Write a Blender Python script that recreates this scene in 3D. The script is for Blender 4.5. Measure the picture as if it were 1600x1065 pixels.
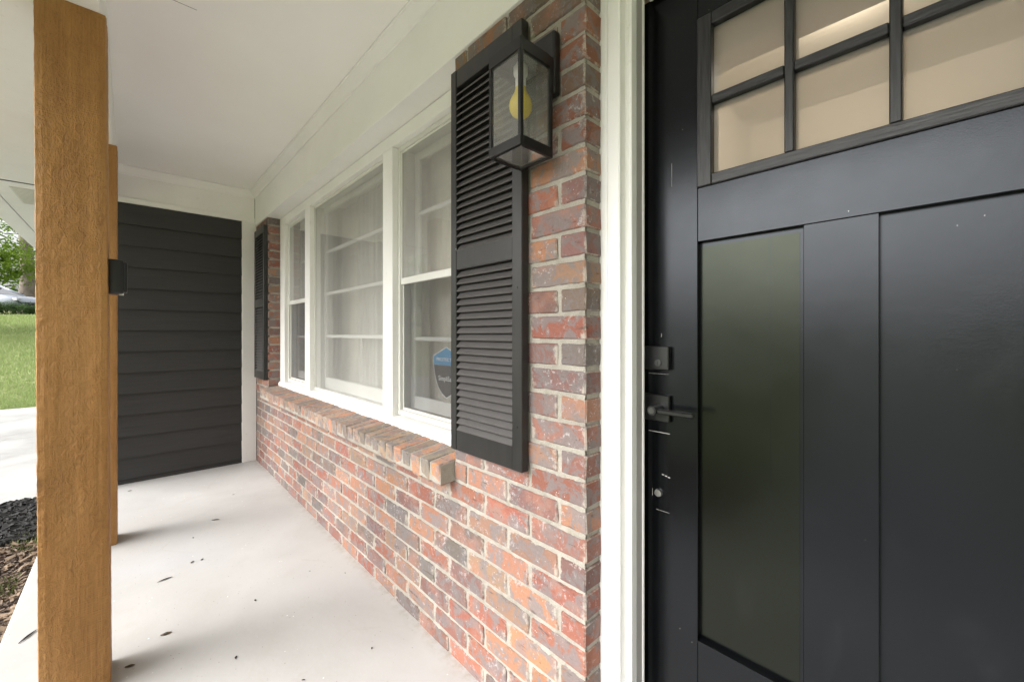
import bpy, bmesh, math, random
import numpy as np
from mathutils import Vector, Matrix, noise

random.seed(7)
rng = np.random.default_rng(11)
R = math.radians
for o in list(bpy.data.objects):
    bpy.data.objects.remove(o)
scn = bpy.context.scene
C = scn.collection

# ------------------------------------------------------------------ camera
cam_d = bpy.data.cameras.new('camera')
cam_d.sensor_width = 36.0
cam_d.lens = 14.37
cam_d.shift_y = -0.007
cam_d.clip_start = 0.02
cam_d.clip_end = 1200
cam = bpy.data.objects.new('camera', cam_d)
C.objects.link(cam)
cam.location = (0, 0, 1.12)
cam.rotation_euler = (R(90), 0, R(46.93))
scn.camera = cam

# ------------------------------------------------------------------ sky and sun (overcast)
SUN_EL, SUN_ROT = 36.0, 193.0
w = bpy.data.worlds.new('World')
scn.world = w
w.use_nodes = True
wn = w.node_tree.nodes
wl = w.node_tree.links
wn.clear()
sky = wn.new('ShaderNodeTexSky')
sky.sky_type = 'NISHITA'
sky.sun_disc = False
sky.sun_elevation = R(SUN_EL)
sky.sun_rotation = R(SUN_ROT)
sky.air_density = 1.0
sky.dust_density = 6.5
sky.ozone_density = 1.0
hs = wn.new('ShaderNodeHueSaturation')
hs.inputs['Saturation'].default_value = 0.14      # an overcast sky is nearly white
bg = wn.new('ShaderNodeBackground')
bg.inputs['Strength'].default_value = 0.15
wo = wn.new('ShaderNodeOutputWorld')
wl.new(sky.outputs[0], hs.inputs['Color'])
wl.new(hs.outputs[0], bg.inputs['Color'])
wl.new(bg.outputs[0], wo.inputs['Surface'])

sd = bpy.data.lights.new('sun', 'SUN')
sd.energy = 0.55
sd.angle = R(75)
sd.color = (1.0, 0.985, 0.96)
sun = bpy.data.objects.new('sun', sd)
C.objects.link(sun)
_d = Vector((math.sin(R(SUN_ROT)) * math.cos(R(SUN_EL)), math.cos(R(SUN_ROT)) * math.cos(R(SUN_EL)), math.sin(R(SUN_EL))))
sun.rotation_euler = _d.to_track_quat('Z', 'Y').to_euler()

scn.view_settings.view_transform = 'Standard'
scn.view_settings.look = 'None'
scn.view_settings.gamma = 1.0
scn.view_settings.use_curve_mapping = False
scn.view_settings.exposure = 1.32
try:
    cy = scn.cycles
    cy.max_bounces = 14
    cy.diffuse_bounces = 7
    cy.glossy_bounces = 5
    cy.transparent_max_bounces = 24
    cy.transmission_bounces = 8
except Exception:
    pass


# ------------------------------------------------------------------ material helpers
class NT:
    def __init__(self, name):
        self.m = bpy.data.materials.new(name)
        self.m.use_nodes = True
        self.t = self.m.node_tree
        self.n = self.t.nodes
        self.l = self.t.links
        self.n.clear()
        self.out = self.n.new('ShaderNodeOutputMaterial')

    def new(self, ty, **kw):
        nd = self.n.new(ty)
        for k, v in kw.items():
            setattr(nd, k, v)
        return nd

    def link(self, a, b):
        self.l.new(a, b)

    def val(self, sock, v):
        if isinstance(v, bpy.types.NodeSocket):
            self.link(v, sock)
        else:
            if sock.type == 'RGBA' and not isinstance(v, (int, float)) and len(v) == 3:
                v = (*v, 1)
            sock.default_value = v

    def coord(self, kind='Object', scale=(1, 1, 1), vary=False):
        tc = self.new('ShaderNodeTexCoord')
        mp = self.new('ShaderNodeMapping')
        mp.inputs['Scale'].default_value = scale
        self.link(tc.outputs[kind], mp.inputs['Vector'])
        if vary:
            oi = self.new('ShaderNodeObjectInfo')
            ml = self.math('MULTIPLY', oi.outputs['Random'], 57.0)
            cb = self.new('ShaderNodeCombineXYZ')
            for i in range(3):
                self.link(ml, cb.inputs[i])
            self.link(cb.outputs[0], mp.inputs['Location'])
        return mp.outputs[0]

    def noise(self, vec, scale=5, detail=4, rough=0.55, dist=0.0):
        t = self.new('ShaderNodeTexNoise')
        t.inputs['Scale'].default_value = scale
        t.inputs['Detail'].default_value = detail
        t.inputs['Roughness'].default_value = rough
        t.inputs['Distortion'].default_value = dist
        self.link(vec, t.inputs['Vector'])
        return t.outputs['Fac']

    def voronoi(self, vec, scale=5, rand=1.0, feature='F1'):
        t = self.new('ShaderNodeTexVoronoi')
        t.feature = feature
        t.inputs['Scale'].default_value = scale
        t.inputs['Randomness'].default_value = rand
        self.link(vec, t.inputs['Vector'])
        return t.outputs['Distance']

    def ramp(self, fac, stops, mode='LINEAR'):
        r = self.new('ShaderNodeValToRGB')
        r.color_ramp.interpolation = mode
        els = r.color_ramp.elements
        while len(els) < len(stops):
            els.new(0.5)
        for e, (p, c) in zip(els, stops):
            e.position = p
            e.color = (c, c, c, 1) if isinstance(c, (int, float)) else (*c, 1)
        self.link(fac, r.inputs['Fac'])
        return r.outputs['Color']

    def mix(self, fac, a, b, mode='MIX'):
        m = self.new('ShaderNodeMixRGB', blend_type=mode)
        self.val(m.inputs['Fac'], fac)
        self.val(m.inputs['Color1'], a)
        self.val(m.inputs['Color2'], b)
        return m.outputs['Color']

    def math(self, op, a, b=0.0):
        m = self.new('ShaderNodeMath', operation=op)
        self.val(m.inputs[0], a)
        self.val(m.inputs[1], b)
        return m.outputs[0]

    def bump(self, h, strength=0.3, dist=0.002, prev=None):
        b = self.new('ShaderNodeBump')
        b.inputs['Strength'].default_value = strength
        b.inputs['Distance'].default_value = dist
        self.link(h, b.inputs['Height'])
        if prev is not None:
            self.link(prev, b.inputs['Normal'])
        return b.outputs['Normal']

    def bsdf(self, color, rough=0.5, normal=None, metallic=0.0, spec=0.5, **kw):
        p = self.new('ShaderNodeBsdfPrincipled')
        self.val(p.inputs['Base Color'], color)
        self.val(p.inputs['Roughness'], rough)
        p.inputs['Metallic'].default_value = metallic
        self.val(p.inputs['Specular IOR Level'], spec)
        for k, v in kw.items():
            self.val(p.inputs[k], v)
        if normal is not None:
            self.link(normal, p.inputs['Normal'])
        return p.outputs[0]

    def done(self, sh):
        self.link(sh, self.out.inputs['Surface'])
        return self.m


M = {}


def painted(name, col, rough=0.45, var=0.06, scale=3.0, bump=0.15, bscale=120, bdist=0.001, dirt=None, spec=0.5):
    t = NT(name)
    v = t.coord('Object')
    n1 = t.noise(v, scale, 6)
    lo = tuple(c * (1 - var) for c in col)
    hi = tuple(min(1, c * (1 + var)) for c in col)
    c = t.ramp(n1, [(0.3, lo), (0.7, hi)])
    if dirt:
        n2 = t.noise(v, 26, 8, 0.7)
        c = t.mix(t.ramp(n2, [(0.62, 0.0), (0.74, dirt[1])]), c, dirt[0])
    nb = t.noise(v, bscale, 3)
    rr = t.ramp(t.noise(v, 9, 5), [(0.3, rough * 0.85), (0.7, min(1, rough * 1.15))])
    M[name] = t.done(t.bsdf(c, rr, t.bump(nb, bump, bdist), spec=spec))
    return M[name]


painted('white_trim', (0.81, 0.805, 0.785), 0.4, 0.03, 4, 0.2, 60, 0.001, ((0.45, 0.42, 0.33), 0.35))
painted('white_ceiling', (0.88, 0.865, 0.845), 0.6, 0.03, 1.5, 0.15, 40, 0.001)
painted('aluminium_trim', (0.66, 0.66, 0.62), 0.35, 0.05, 5, 0.1, 90, 0.0006, ((0.35, 0.33, 0.27), 0.4))
painted('black_metal', (0.0042, 0.0044, 0.0050), 0.34, 0.2, 6, 0.2, 400, 0.0004)
painted('black_plastic', (0.010, 0.010, 0.011), 0.38, 0.2, 6, 0.15, 300, 0.0004)
painted('interior_paint', (0.74, 0.69, 0.60), 0.7, 0.03, 2, 0.1, 60, 0.001)
painted('hall_paint', (0.68, 0.62, 0.52), 0.7, 0.03, 2, 0.1, 60, 0.001)
painted('interior_wood', (0.20, 0.12, 0.07), 0.5, 0.2, 4, 0.1, 60, 0.001)
painted('glint_grey', (0.17, 0.165, 0.145), 0.5)
painted('strip_grey', (0.34, 0.325, 0.31), 0.6, 0.04, 4, 0.1, 90, 0.0008)
painted('dark_gap', (0.02, 0.018, 0.016), 0.8)
painted('roof_shingle', (0.09, 0.085, 0.08), 0.9, 0.3, 6, 0.5, 60, 0.004)


def m_door(name, base, reflection=False):
    t = NT(name)
    v = t.coord('Object')
    cloud = t.noise(v, 3.2, 5, 0.6)
    c = t.ramp(cloud, [(0.3, tuple(x * 0.85 for x in base)), (0.75, tuple(x * 1.25 for x in base))])
    # chalky rub marks
    rub = t.math('MULTIPLY', t.ramp(t.noise(t.coord('Object', (2.0, 2.0, 0.8)), 4.5, 7, 0.7, 0.8), [(0.55, 0.0), (0.75, 1.0)]), t.ramp(t.noise(v, 60, 3), [(0.35, 0.02), (0.7, 0.10)]))
    c = t.mix(rub, c, (0.09, 0.09, 0.095))
    # tiny paint flecks
    sp = t.voronoi(v, 34)
    fl = t.math('MULTIPLY', t.math('LESS_THAN', sp, 0.029), t.math('GREATER_THAN', t.noise(v, 7, 2), 0.585))
    c = t.mix(fl, c, (0.42, 0.41, 0.38))
    leather = t.noise(v, 330, 3)
    b = t.bump(leather, 0.14, 0.0005)
    b = t.bump(t.noise(v, 14, 3), 0.06, 0.004, b)
    r = t.ramp(t.noise(v, 4.3, 6, 0.65), [(0.3, 0.19 if not reflection else 0.20), (0.7, 0.27 if not reflection else 0.28)])
    M[name] = t.done(t.bsdf(c, r, b, spec=0.33 if not reflection else 0.34, **{'Specular Tint': (0.86, 0.92, 1.0) if not reflection else (0.84, 0.93, 0.76)}))  # greener specular tint imitates mirrored trees on one panel


m_door('door_paint', (0.0013, 0.0015, 0.0019))
m_door('door_reflection', (0.0012, 0.0016, 0.0010), True)  # green tree reflection put into the colour and specular tint


def m_door_trim():
    t = NT('door_grain')
    v = t.coord('Object', (1, 1, 1))
    g = t.noise(t.coord('Object', (18, 18, 190)), 1.0, 4)
    c = t.ramp(g, [(0.38, (0.003, 0.003, 0.0035)), (0.62, (0.020, 0.020, 0.022))])
    M['door_grain'] = t.done(t.bsdf(c, 0.42, t.bump(g, 0.6, 0.0012)))
    t = NT('door_grain_upright')
    g = t.noise(t.coord('Object', (190, 18, 14)), 1.0, 4)
    c = t.ramp(g, [(0.38, (0.003, 0.003, 0.0035)), (0.62, (0.020, 0.020, 0.022))])
    M['door_grain_upright'] = t.done(t.bsdf(c, 0.42, t.bump(g, 0.6, 0.0012)))


m_door_trim()


def m_shutter():
    t = NT('shutter_paint')
    v = t.coord('Object', (1, 1, 1))
    g = t.noise(t.coord('Object', (30, 30, 9)), 1.0, 5)
    c = t.ramp(g, [(0.3, (0.012, 0.012, 0.012)), (0.7, (0.021, 0.0205, 0.020))])
    sp = t.math('MULTIPLY', t.math('LESS_THAN', t.voronoi(v, 30), 0.05), t.math('GREATER_THAN', t.noise(v, 9, 2), 0.55))
    c = t.mix(sp, c, (0.40, 0.39, 0.37))
    M['shutter_paint'] = t.done(t.bsdf(c, 0.36, t.bump(t.noise(v, 160, 3), 0.12, 0.0006)))
    t = NT('slat_sheen_paint')
    v = t.coord('Object')
    c = t.ramp(t.noise(v, 9, 6, 0.65), [(0.3, (0.068, 0.064, 0.063)), (0.75, (0.092, 0.087, 0.086))])  # slats paler than the frame, their sheen put into the colour
    sp = t.math('MULTIPLY', t.math('LESS_THAN', t.voronoi(v, 34), 0.05), t.math('GREATER_THAN', t.noise(v, 9, 2), 0.52))
    c = t.mix(sp, c, (0.42, 0.41, 0.39))
    M['slat_sheen_paint'] = t.done(t.bsdf(c, 0.42, t.bump(t.noise(v, 90, 3), 0.15, 0.0008)))


m_shutter()


def m_brick():
    t = NT('brick_clay')
    oi = t.new('ShaderNodeObjectInfo')
    v = t.coord('Object', (1, 1, 1), vary=True)
    base = oi.outputs['Color']
    n1 = t.noise(v, 19, 8, 0.66, 0.8)
    # darker fire-flashed patches, warmer bare patches
    hsv = t.new('ShaderNodeHueSaturation')
    hsv.inputs['Saturation'].default_value = 0.30
    hsv.inputs['Value'].default_value = 0.62
    t.link(base, hsv.inputs['Color'])
    flash = t.mix(0.55, hsv.outputs[0], (0.185, 0.162, 0.165))
    c = t.mix(t.ramp(n1, [(0.47, 0.0), (0.54, 0.9)]), base, flash)
    n2 = t.noise(v, 8, 3)
    c = t.mix(t.ramp(n2, [(0.53, 0.0), (0.68, 0.45)]), c, (0.345, 0.15, 0.10))
    fine = t.noise(v, 160, 5, 0.75)
    c = t.mix(0.45, c, t.ramp(fine, [(0.28, 0.38), (0.5, 0.52), (0.75, 0.66)]), 'OVERLAY')
    pits = t.ramp(t.noise(v, 75, 4, 0.7), [(0.30, 1.0), (0.36, 0.0)])
    c = t.mix(t.math('MULTIPLY', pits, 0.6), c, (0.05, 0.035, 0.03))
    # mortar smears, stronger towards the arrises
    tc = t.new('ShaderNodeTexCoord')
    sx = t.new('ShaderNodeSeparateXYZ')
    t.link(tc.outputs['Generated'], sx.inputs[0])
    sn = t.new('ShaderNodeSeparateXYZ')
    t.link(tc.outputs['Normal'], sn.inputs[0])
    endf = t.math('GREATER_THAN', t.math('ABSOLUTE', sn.outputs[0]), 0.8)
    ex = t.math('MULTIPLY', t.math('ABSOLUTE', t.math('SUBTRACT', sx.outputs[0], 0.5)), t.math('SUBTRACT', 1.0, endf))
    topf = t.math('GREATER_THAN', t.math('ABSOLUTE', sn.outputs[2]), 0.8)
    ez = t.math('MULTIPLY', t.math('ABSOLUTE', t.math('SUBTRACT', sx.outputs[2], 0.5)), t.math('SUBTRACT', 1.0, topf))
    ed = t.math('MAXIMUM', t.math('SUBTRACT', ex, 0.02), t.math('SUBTRACT', ez, 0.07))
    sm = t.math('ADD', t.math('MULTIPLY', ed, 1.3), t.math('MULTIPLY', t.noise(v, 38, 8, 0.72), 0.72))
    smear = t.ramp(sm, [(0.90, 0.0), (1.02, 0.75)])
    c = t.mix(smear, c, (0.42, 0.385, 0.33))
    blotch = t.ramp(t.noise(v, 24, 8, 0.75), [(0.65, 0.0), (0.72, 0.6)])
    c = t.mix(blotch, c, (0.40, 0.37, 0.35))
    c = t.mix(0.07, c, (0.30, 0.235, 0.205))
    wash = t.ramp(t.noise(v, 62, 9, 0.78, 0.5), [(0.55, 0.0), (0.61, 0.8)])
    wash = t.math('MULTIPLY', wash, t.ramp(t.noise(v, 11, 4), [(0.45, 0.0), (0.6, 1.0)]))
    c = t.mix(wash, c, (0.40, 0.375, 0.37))
    fk = t.math('MULTIPLY', t.math('LESS_THAN', t.voronoi(v, 95), 0.125), t.math('GREATER_THAN', t.noise(v, 20, 3), 0.60))
    c = t.mix(fk, c, (0.47, 0.45, 0.43))
    streak = t.ramp(t.noise(t.coord('Object', (14, 40, 75), vary=True), 1.0, 6, 0.7), [(0.32, 0.7), (0.40, 0.0)])
    c = t.mix(streak, c, (0.085, 0.062, 0.055))
    b = t.bump(fine, 0.55, 0.0016)
    b = t.bump(n1, 0.45, 0.004, b)
    b = t.bump(pits, -0.5, 0.002, b)
    M['brick_clay'] = t.done(t.bsdf(c, 0.88, b, spec=0.25))

    t = NT('mortar')
    v = t.coord('Object')
    c = t.ramp(t.noise(v, 9, 7, 0.65), [(0.28, (0.26, 0.24, 0.205)), (0.72, (0.395, 0.37, 0.325))])
    gr = t.noise(v, 330, 3, 0.7)
    c = t.mix(0.45, c, t.ramp(gr, [(0.3, 0.3), (0.7, 0.68)]), 'OVERLAY')
    c = t.mix(t.ramp(t.noise(v, 30, 5), [(0.60, 0.0), (0.72, 0.5)]), c, (0.24, 0.215, 0.16))
    b = t.bump(gr, 0.5, 0.0015)
    b = t.bump(t.noise(v, 55, 6, 0.7), 0.8, 0.005, b)
    M['mortar'] = t.done(t.bsdf(c, 0.95, b, spec=0.1))


m_brick()


def m_post():
    t = NT('stained_cedar')
    v = t.coord('Object', (1, 1, 1))
    grain = t.noise(t.coord('Object', (70, 70, 2.6)), 1.0, 6, 0.65, 0.4)
    big = t.noise(t.coord('Object', (9, 9, 2.2)), 1.0, 5, 0.6)
    c = t.ramp(big, [(0.25, (0.265, 0.125, 0.034)), (0.5, (0.375, 0.188, 0.057)), (0.78, (0.45, 0.245, 0.088))])
    c = t.mix(0.5, c, t.ramp(grain, [(0.3, 0.34), (0.7, 0.62)]), 'OVERLAY')
    # dark checks running with the grain
    chk = t.ramp(t.noise(t.coord('Object', (110, 110, 4.0)), 1.0, 3), [(0.27, 1.0), (0.31, 0.0)])
    c = t.mix(t.math('MULTIPLY', chk, 0.55), c, (0.07, 0.032, 0.012))
    kn = t.voronoi(t.coord('Object', (1, 1, 0.65)), 5.2)
    c = t.mix(t.ramp(kn, [(0.03, 0.85), (0.11, 0.0)]), c, (0.095, 0.045, 0.014))
    # rough saw fuzz in ragged bands
    band = t.ramp(t.noise(t.coord('Object', (7, 7, 1.6)), 1.0, 4), [(0.38, 0.1), (0.62, 1.0)])
    fuzz = t.noise(t.coord('Object', (74, 74, 40)), 1.0, 5, 0.60, 1.2)
    saw = t.noise(t.coord('Object', (4, 4, 230)), 1.0, 2)
    h = t.math('ADD', t.math('MULTIPLY', fuzz, band), t.math('MULTIPLY', grain, 0.45))
    h = t.math('ADD', h, t.math('MULTIPLY', saw, 0.28))
    c = t.mix(0.22, c, t.ramp(fuzz, [(0.3, 0.36), (0.7, 0.6)]), 'OVERLAY')
    wr = t.math('MULTIPLY', t.ramp(fuzz, [(0.36, 1.0), (0.44, 0.0)]), band)
    c = t.mix(t.math('MULTIPLY', wr, 0.24), c, (0.13, 0.062, 0.02))
    M['stained_cedar'] = t.done(t.bsdf(c, 0.62, t.bump(h, 1.0, 0.0075), spec=0.35))


m_post()


def m_siding():
    t = NT('siding_paint')
    g = t.noise(t.coord('Object', (16, 4.5, 95), vary=True), 1.0, 5, 0.6, 0.5)
    v = t.coord('Object')
    c = t.ramp(g, [(0.3, (0.0285, 0.028, 0.0275)), (0.7, (0.0375, 0.0368, 0.036))])
    c = t.mix(t.ramp(t.noise(v, 24, 8, 0.7), [(0.66, 0.0), (0.76, 0.35)]), c, (0.11, 0.10, 0.095))
    M['siding_paint'] = t.done(t.bsdf(c, 0.55, t.bump(g, 0.5, 0.0016), spec=0.4))


m_siding()


def m_floor():
    t = NT('painted_concrete')
    v = t.coord('Object')
    n = t.noise(v, 1.7, 7, 0.6, 0.4)
    c = t.ramp(n, [(0.25, (0.385, 0.375, 0.362)), (0.5, (0.442, 0.434, 0.423)), (0.78, (0.492, 0.486, 0.477))])
    c = t.mix(t.ramp(t.noise(v, 4.2, 6, 0.7, 1.0), [(0.55, 0.0), (0.72, 0.5)]), c, (0.415, 0.395, 0.37))
    c = t.mix(t.ramp(t.noise(v, 0.9, 3), [(0.58, 0.0), (0.75, 0.45)]), c, (0.44, 0.45, 0.48))
    # worn specks
    sp = t.math('MULTIPLY', t.ramp(t.voronoi(v, 21), [(0.05, 1.0), (0.10, 0.0)]), t.ramp(t.noise(v, 5, 3), [(0.46, 0.0), (0.56, 0.8)]))
    c = t.mix(sp, c, (0.36, 0.33, 0.29))
    sp2 = t.math('MULTIPLY', t.math('LESS_THAN', t.voronoi(t.coord('Object', (1.0, 1.6, 1)), 30), 0.062), t.math('GREATER_THAN', t.noise(v, 6, 2), 0.49))
    c = t.mix(sp2, c, (0.17, 0.145, 0.125))
    sp3 = t.math('MULTIPLY', t.math('LESS_THAN', t.voronoi(t.coord('Object', (1.3, 1, 1)), 27), 0.07), t.math('GREATER_THAN', t.noise(v, 4, 2), 0.57))
    c = t.mix(sp3, c, (0.86, 0.85, 0.84))
    sp4 = t.math('MULTIPLY', t.ramp(t.noise(t.coord('Object', (1.0, 2.2, 1)), 26, 4, 0.6), [(0.68, 0.0), (0.74, 0.5)]), t.ramp(t.noise(v, 2.4, 3), [(0.45, 0.0), (0.6, 1.0)]))
    c = t.mix(sp4, c, (0.30, 0.275, 0.24))
    # hairline crack
    ck = t.voronoi(t.coord('Object', (1, 1, 1)), 0.85, 1.0, 'DISTANCE_TO_EDGE')
    ckw = t.math('ADD', ck, t.math('MULTIPLY', t.math('SUBTRACT', t.noise(v, 13, 5), 0.5), 0.035))
    cm = t.math('MULTIPLY', t.ramp(t.math('ABSOLUTE', ckw), [(0.0, 0.45), (0.0035, 0.0)]), t.ramp(t.noise(v, 2.2, 2), [(0.5, 0.0), (0.62, 1.0)]))
    c = t.mix(cm, c, (0.35, 0.32, 0.29))
    # grime along the wall foot, which gathers there
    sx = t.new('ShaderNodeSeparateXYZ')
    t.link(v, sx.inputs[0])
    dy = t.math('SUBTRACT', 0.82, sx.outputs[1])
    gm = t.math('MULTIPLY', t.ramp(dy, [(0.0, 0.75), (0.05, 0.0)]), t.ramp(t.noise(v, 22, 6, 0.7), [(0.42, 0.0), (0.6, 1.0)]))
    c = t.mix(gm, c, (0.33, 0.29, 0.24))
    b = t.bump(t.noise(v, 48, 6, 0.65), 0.18, 0.003)
    b = t.bump(t.noise(v, 6, 4), 0.15, 0.006, b)
    r = t.ramp(t.noise(v, 3, 5), [(0.3, 0.42), (0.7, 0.62)])
    M['painted_concrete'] = t.done(t.bsdf(c, r, b, spec=0.4))


m_floor()


def m_glass(name, tint=(1, 1, 1), refl=1.0, haze=0.0, milk=0.0):
    t = NT(name)
    tr = t.new('ShaderNodeBsdfTransparent')
    tr.inputs['Color'].default_value = (*tint, 1)
    gl = t.new('ShaderNodeBsdfGlossy')
    gl.inputs['Roughness'].default_value = 0.01
    body = tr.outputs[0]
    if milk:
        tl = t.new('ShaderNodeBsdfTranslucent')
        tl.inputs['Color'].default_value = (0.88, 0.85, 0.78, 1)
        m0 = t.new('ShaderNodeMixShader')
        m0.inputs[0].default_value = milk
        t.link(tr.outputs[0], m0.inputs[1])
        t.link(tl.outputs[0], m0.inputs[2])
        body = m0.outputs[0]
    fr = t.new('ShaderNodeFresnel')
    fr.inputs['IOR'].default_value = 1.52
    f = t.math('MULTIPLY', fr.outputs[0], refl)
    mx = t.new('ShaderNodeMixShader')
    t.link(f, mx.inputs[0])
    t.link(body, mx.inputs[1])
    t.link(gl.outputs[0], mx.inputs[2])
    sh = mx.outputs[0]
    if haze:  # pale diffuse layer over the pane
        v = t.coord('Object')
        df = t.new('ShaderNodeBsdfDiffuse')
        df.inputs['Color'].default_value = (0.66, 0.65, 0.62, 1)
        m2 = t.new('ShaderNodeMixShader')
        t.link(t.ramp(t.noise(v, 7, 7, 0.7), [(0.3, haze * 0.85), (0.75, haze * 1.15)]), m2.inputs[0])
        t.link(sh, m2.inputs[1])
        t.link(df.outputs[0], m2.inputs[2])
        sh = m2.outputs[0]
    M[name] = t.done(sh)


m_glass('window_glass', (0.97, 0.98, 0.97), 1.9, 0.25)  # strong pale haze brightens the panes in place of reflected and room light
m_glass('screened_glass', (0.97, 0.98, 0.97), 1.7, 0.06)
m_glass('sash_glass', (0.96, 0.97, 0.96), 1.5, 0.02)
m_glass('lantern_glass', (0.90, 0.91, 0.90), 1.6, 0.15)
m_glass('lite_glass', (0.96, 0.95, 0.93), 0.9, 0.14, 0.55)
m_glass('car_glass', (0.25, 0.28, 0.30), 2.2, 0.03)


def m_mixtransp(name, col, opacity, rough=0.8, translucent=0.0):
    t = NT(name)
    v = t.coord('Object')
    df = t.bsdf(t.ramp(t.noise(v, 12, 4), [(0.3, tuple(x * 0.94 for x in col)), (0.7, col)]), rough, spec=0.1)
    sh = df
    if translucent:
        tl = t.new('ShaderNodeBsdfTranslucent')
        tl.inputs['Color'].default_value = (*col, 1)
        m1 = t.new('ShaderNodeMixShader')
        m1.inputs[0].default_value = translucent
        t.link(df, m1.inputs[1])
        t.link(tl.outputs[0], m1.inputs[2])
        sh = m1.outputs[0]
    if opacity < 1:
        tr = t.new('ShaderNodeBsdfTransparent')
        m2 = t.new('ShaderNodeMixShader')
        m2.inputs[0].default_value = opacity
        t.link(tr.outputs[0], m2.inputs[1])
        t.link(sh, m2.inputs[2])
        sh = m2.outputs[0]
    M[name] = t.done(sh)


m_mixtransp('insect_screen', (0.10, 0.10, 0.105), 0.34)
m_mixtransp('sheer_fabric', (0.88, 0.87, 0.84), 0.80, 0.9, 0.15)
m_mixtransp('beige_fabric', (0.86, 0.82, 0.74), 1.0, 0.9, 0.1)
m_mixtransp('leaf_green', (0.235, 0.345, 0.05), 1.0, 0.5, 0.45)
m_mixtransp('leaf_dark', (0.060, 0.115, 0.026), 1.0, 0.5, 0.35)
m_mixtransp('hedge_green', (0.075, 0.135, 0.040), 1.0, 0.5, 0.35)
m_mixtransp('grass_green', (0.34, 0.42, 0.17), 1.0, 0.6, 0.3)


def simple(name, col, rough=0.5, metallic=0.0, scale=20, var=0.15, bump=0.2, bdist=0.001, bscale=80, **kw):
    t = NT(name)
    v = t.coord('Object')
    c = t.ramp(t.noise(v, scale, 6, 0.65), [(0.3, tuple(x * (1 - var) for x in col)), (0.7, tuple(min(1, x * (1 + var)) for x in col))])
    M[name] = t.done(t.bsdf(c, rough, t.bump(t.noise(v, bscale, 4), bump, bdist), metallic=metallic, **kw))


simple('bulb_yellow', (0.90, 0.68, 0.03), 0.18, var=0.05, bump=0.0, **{'Subsurface Weight': 0.0})
simple('porcelain', (0.72, 0.71, 0.68), 0.4, var=0.04, bump=0.05)
simple('brushed_steel', (0.62, 0.62, 0.60), 0.28, 1.0, var=0.06, bump=0.1)
simple('keyway_metal', (0.10, 0.10, 0.10), 0.3, 1.0)
simple('scuff_primer', (0.36, 0.35, 0.33), 0.8)
simple('driveway_concrete', (0.43, 0.425, 0.41), 0.85, scale=0.8, var=0.34, bump=0.4, bdist=0.004, bscale=30)
simple('soil', (0.085, 0.062, 0.042), 0.95, scale=9, var=0.35, bump=0.9, bdist=0.02, bscale=14)
simple('black_mulch', (0.012, 0.0115, 0.011), 0.85, scale=30, var=0.4)
simple('bark_chip', (0.075, 0.050, 0.036), 0.9, scale=14, var=0.45)
simple('dry_leaf', (0.18, 0.125, 0.08), 0.75, scale=9, var=0.45)
simple('dark_leaf', (0.028, 0.021, 0.016), 0.7, scale=30, var=0.3)
simple('moss', (0.12, 0.135, 0.045), 0.9, scale=14, var=0.35)
simple('tree_bark', (0.19, 0.155, 0.13), 0.95, scale=4, var=0.3, bump=0.9, bdist=0.03, bscale=8)
simple('asphalt', (0.06, 0.06, 0.062), 0.9, scale=4, var=0.2)
simple('car_paint', (0.50, 0.53, 0.60), 0.25, 0.3, var=0.02, bump=0.0)
simple('tyre_rubber', (0.02, 0.02, 0.02), 0.8)
simple('headlight_lens', (0.55, 0.56, 0.58), 0.15, var=0.05, bump=0.0)
simple('sticker_blue', (0.055, 0.30, 0.56), 0.4, var=0.03, bump=0.0)
simple('sticker_dark', (0.030, 0.032, 0.031), 0.45, var=0.06, bump=0.0)
simple('sticker_white', (0.85, 0.86, 0.85), 0.45, var=0.03, bump=0.0)


def m_lawn():
    t = NT('lawn_ground')
    v = t.coord('Object')
    c = t.ramp(t.noise(v, 0.5, 6, 0.6), [(0.3, (0.235, 0.275, 0.12)), (0.7, (0.33, 0.36, 0.18))])
    c = t.mix(t.ramp(t.noise(v, 3.5, 6, 0.7), [(0.56, 0.0), (0.7, 0.55)]), c, (0.33, 0.30, 0.14))
    M['lawn_ground'] = t.done(t.bsdf(c, 0.95, t.bump(t.noise(v, 25, 5), 0.8, 0.03), spec=0.1))


m_lawn()


# ------------------------------------------------------------------ mesh helpers
def mesh_obj(name, bm, mat, parent=None, smooth=False, loc=None):
    me = bpy.data.meshes.new(name)
    bm.normal_update()
    bm.to_mesh(me)
    bm.free()
    if isinstance(mat, str):
        mat = M[mat]
    me.materials.append(mat)
    if smooth:
        for p in me.polygons:
            p.use_smooth = True
    o = bpy.data.objects.new(name, me)
    C.objects.link(o)
    if parent is not None:
        o.parent = parent
        if loc is None:
            r = parent
            off = Vector((0, 0, 0))
            while r is not None:
                off -= Vector(r.location)
                r = r.parent
            o.location = off
        else:
            o.location = loc
    elif loc is not None:
        o.location = loc
    return o


def thing(name, label, cat, loc=(0, 0, 0), group=None):
    o = bpy.data.objects.new(name, None)
    o.empty_display_size = 0.05
    C.objects.link(o)
    o.location = loc
    return tag(o, label, cat, group, 'thing')


def tag(o, label=None, cat=None, group=None, kind=None):
    if label:
        o['label'] = label
    if cat:
        o['category'] = cat
    if group:
        o['group'] = group
    if kind:
        o['kind'] = kind
    return o


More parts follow.
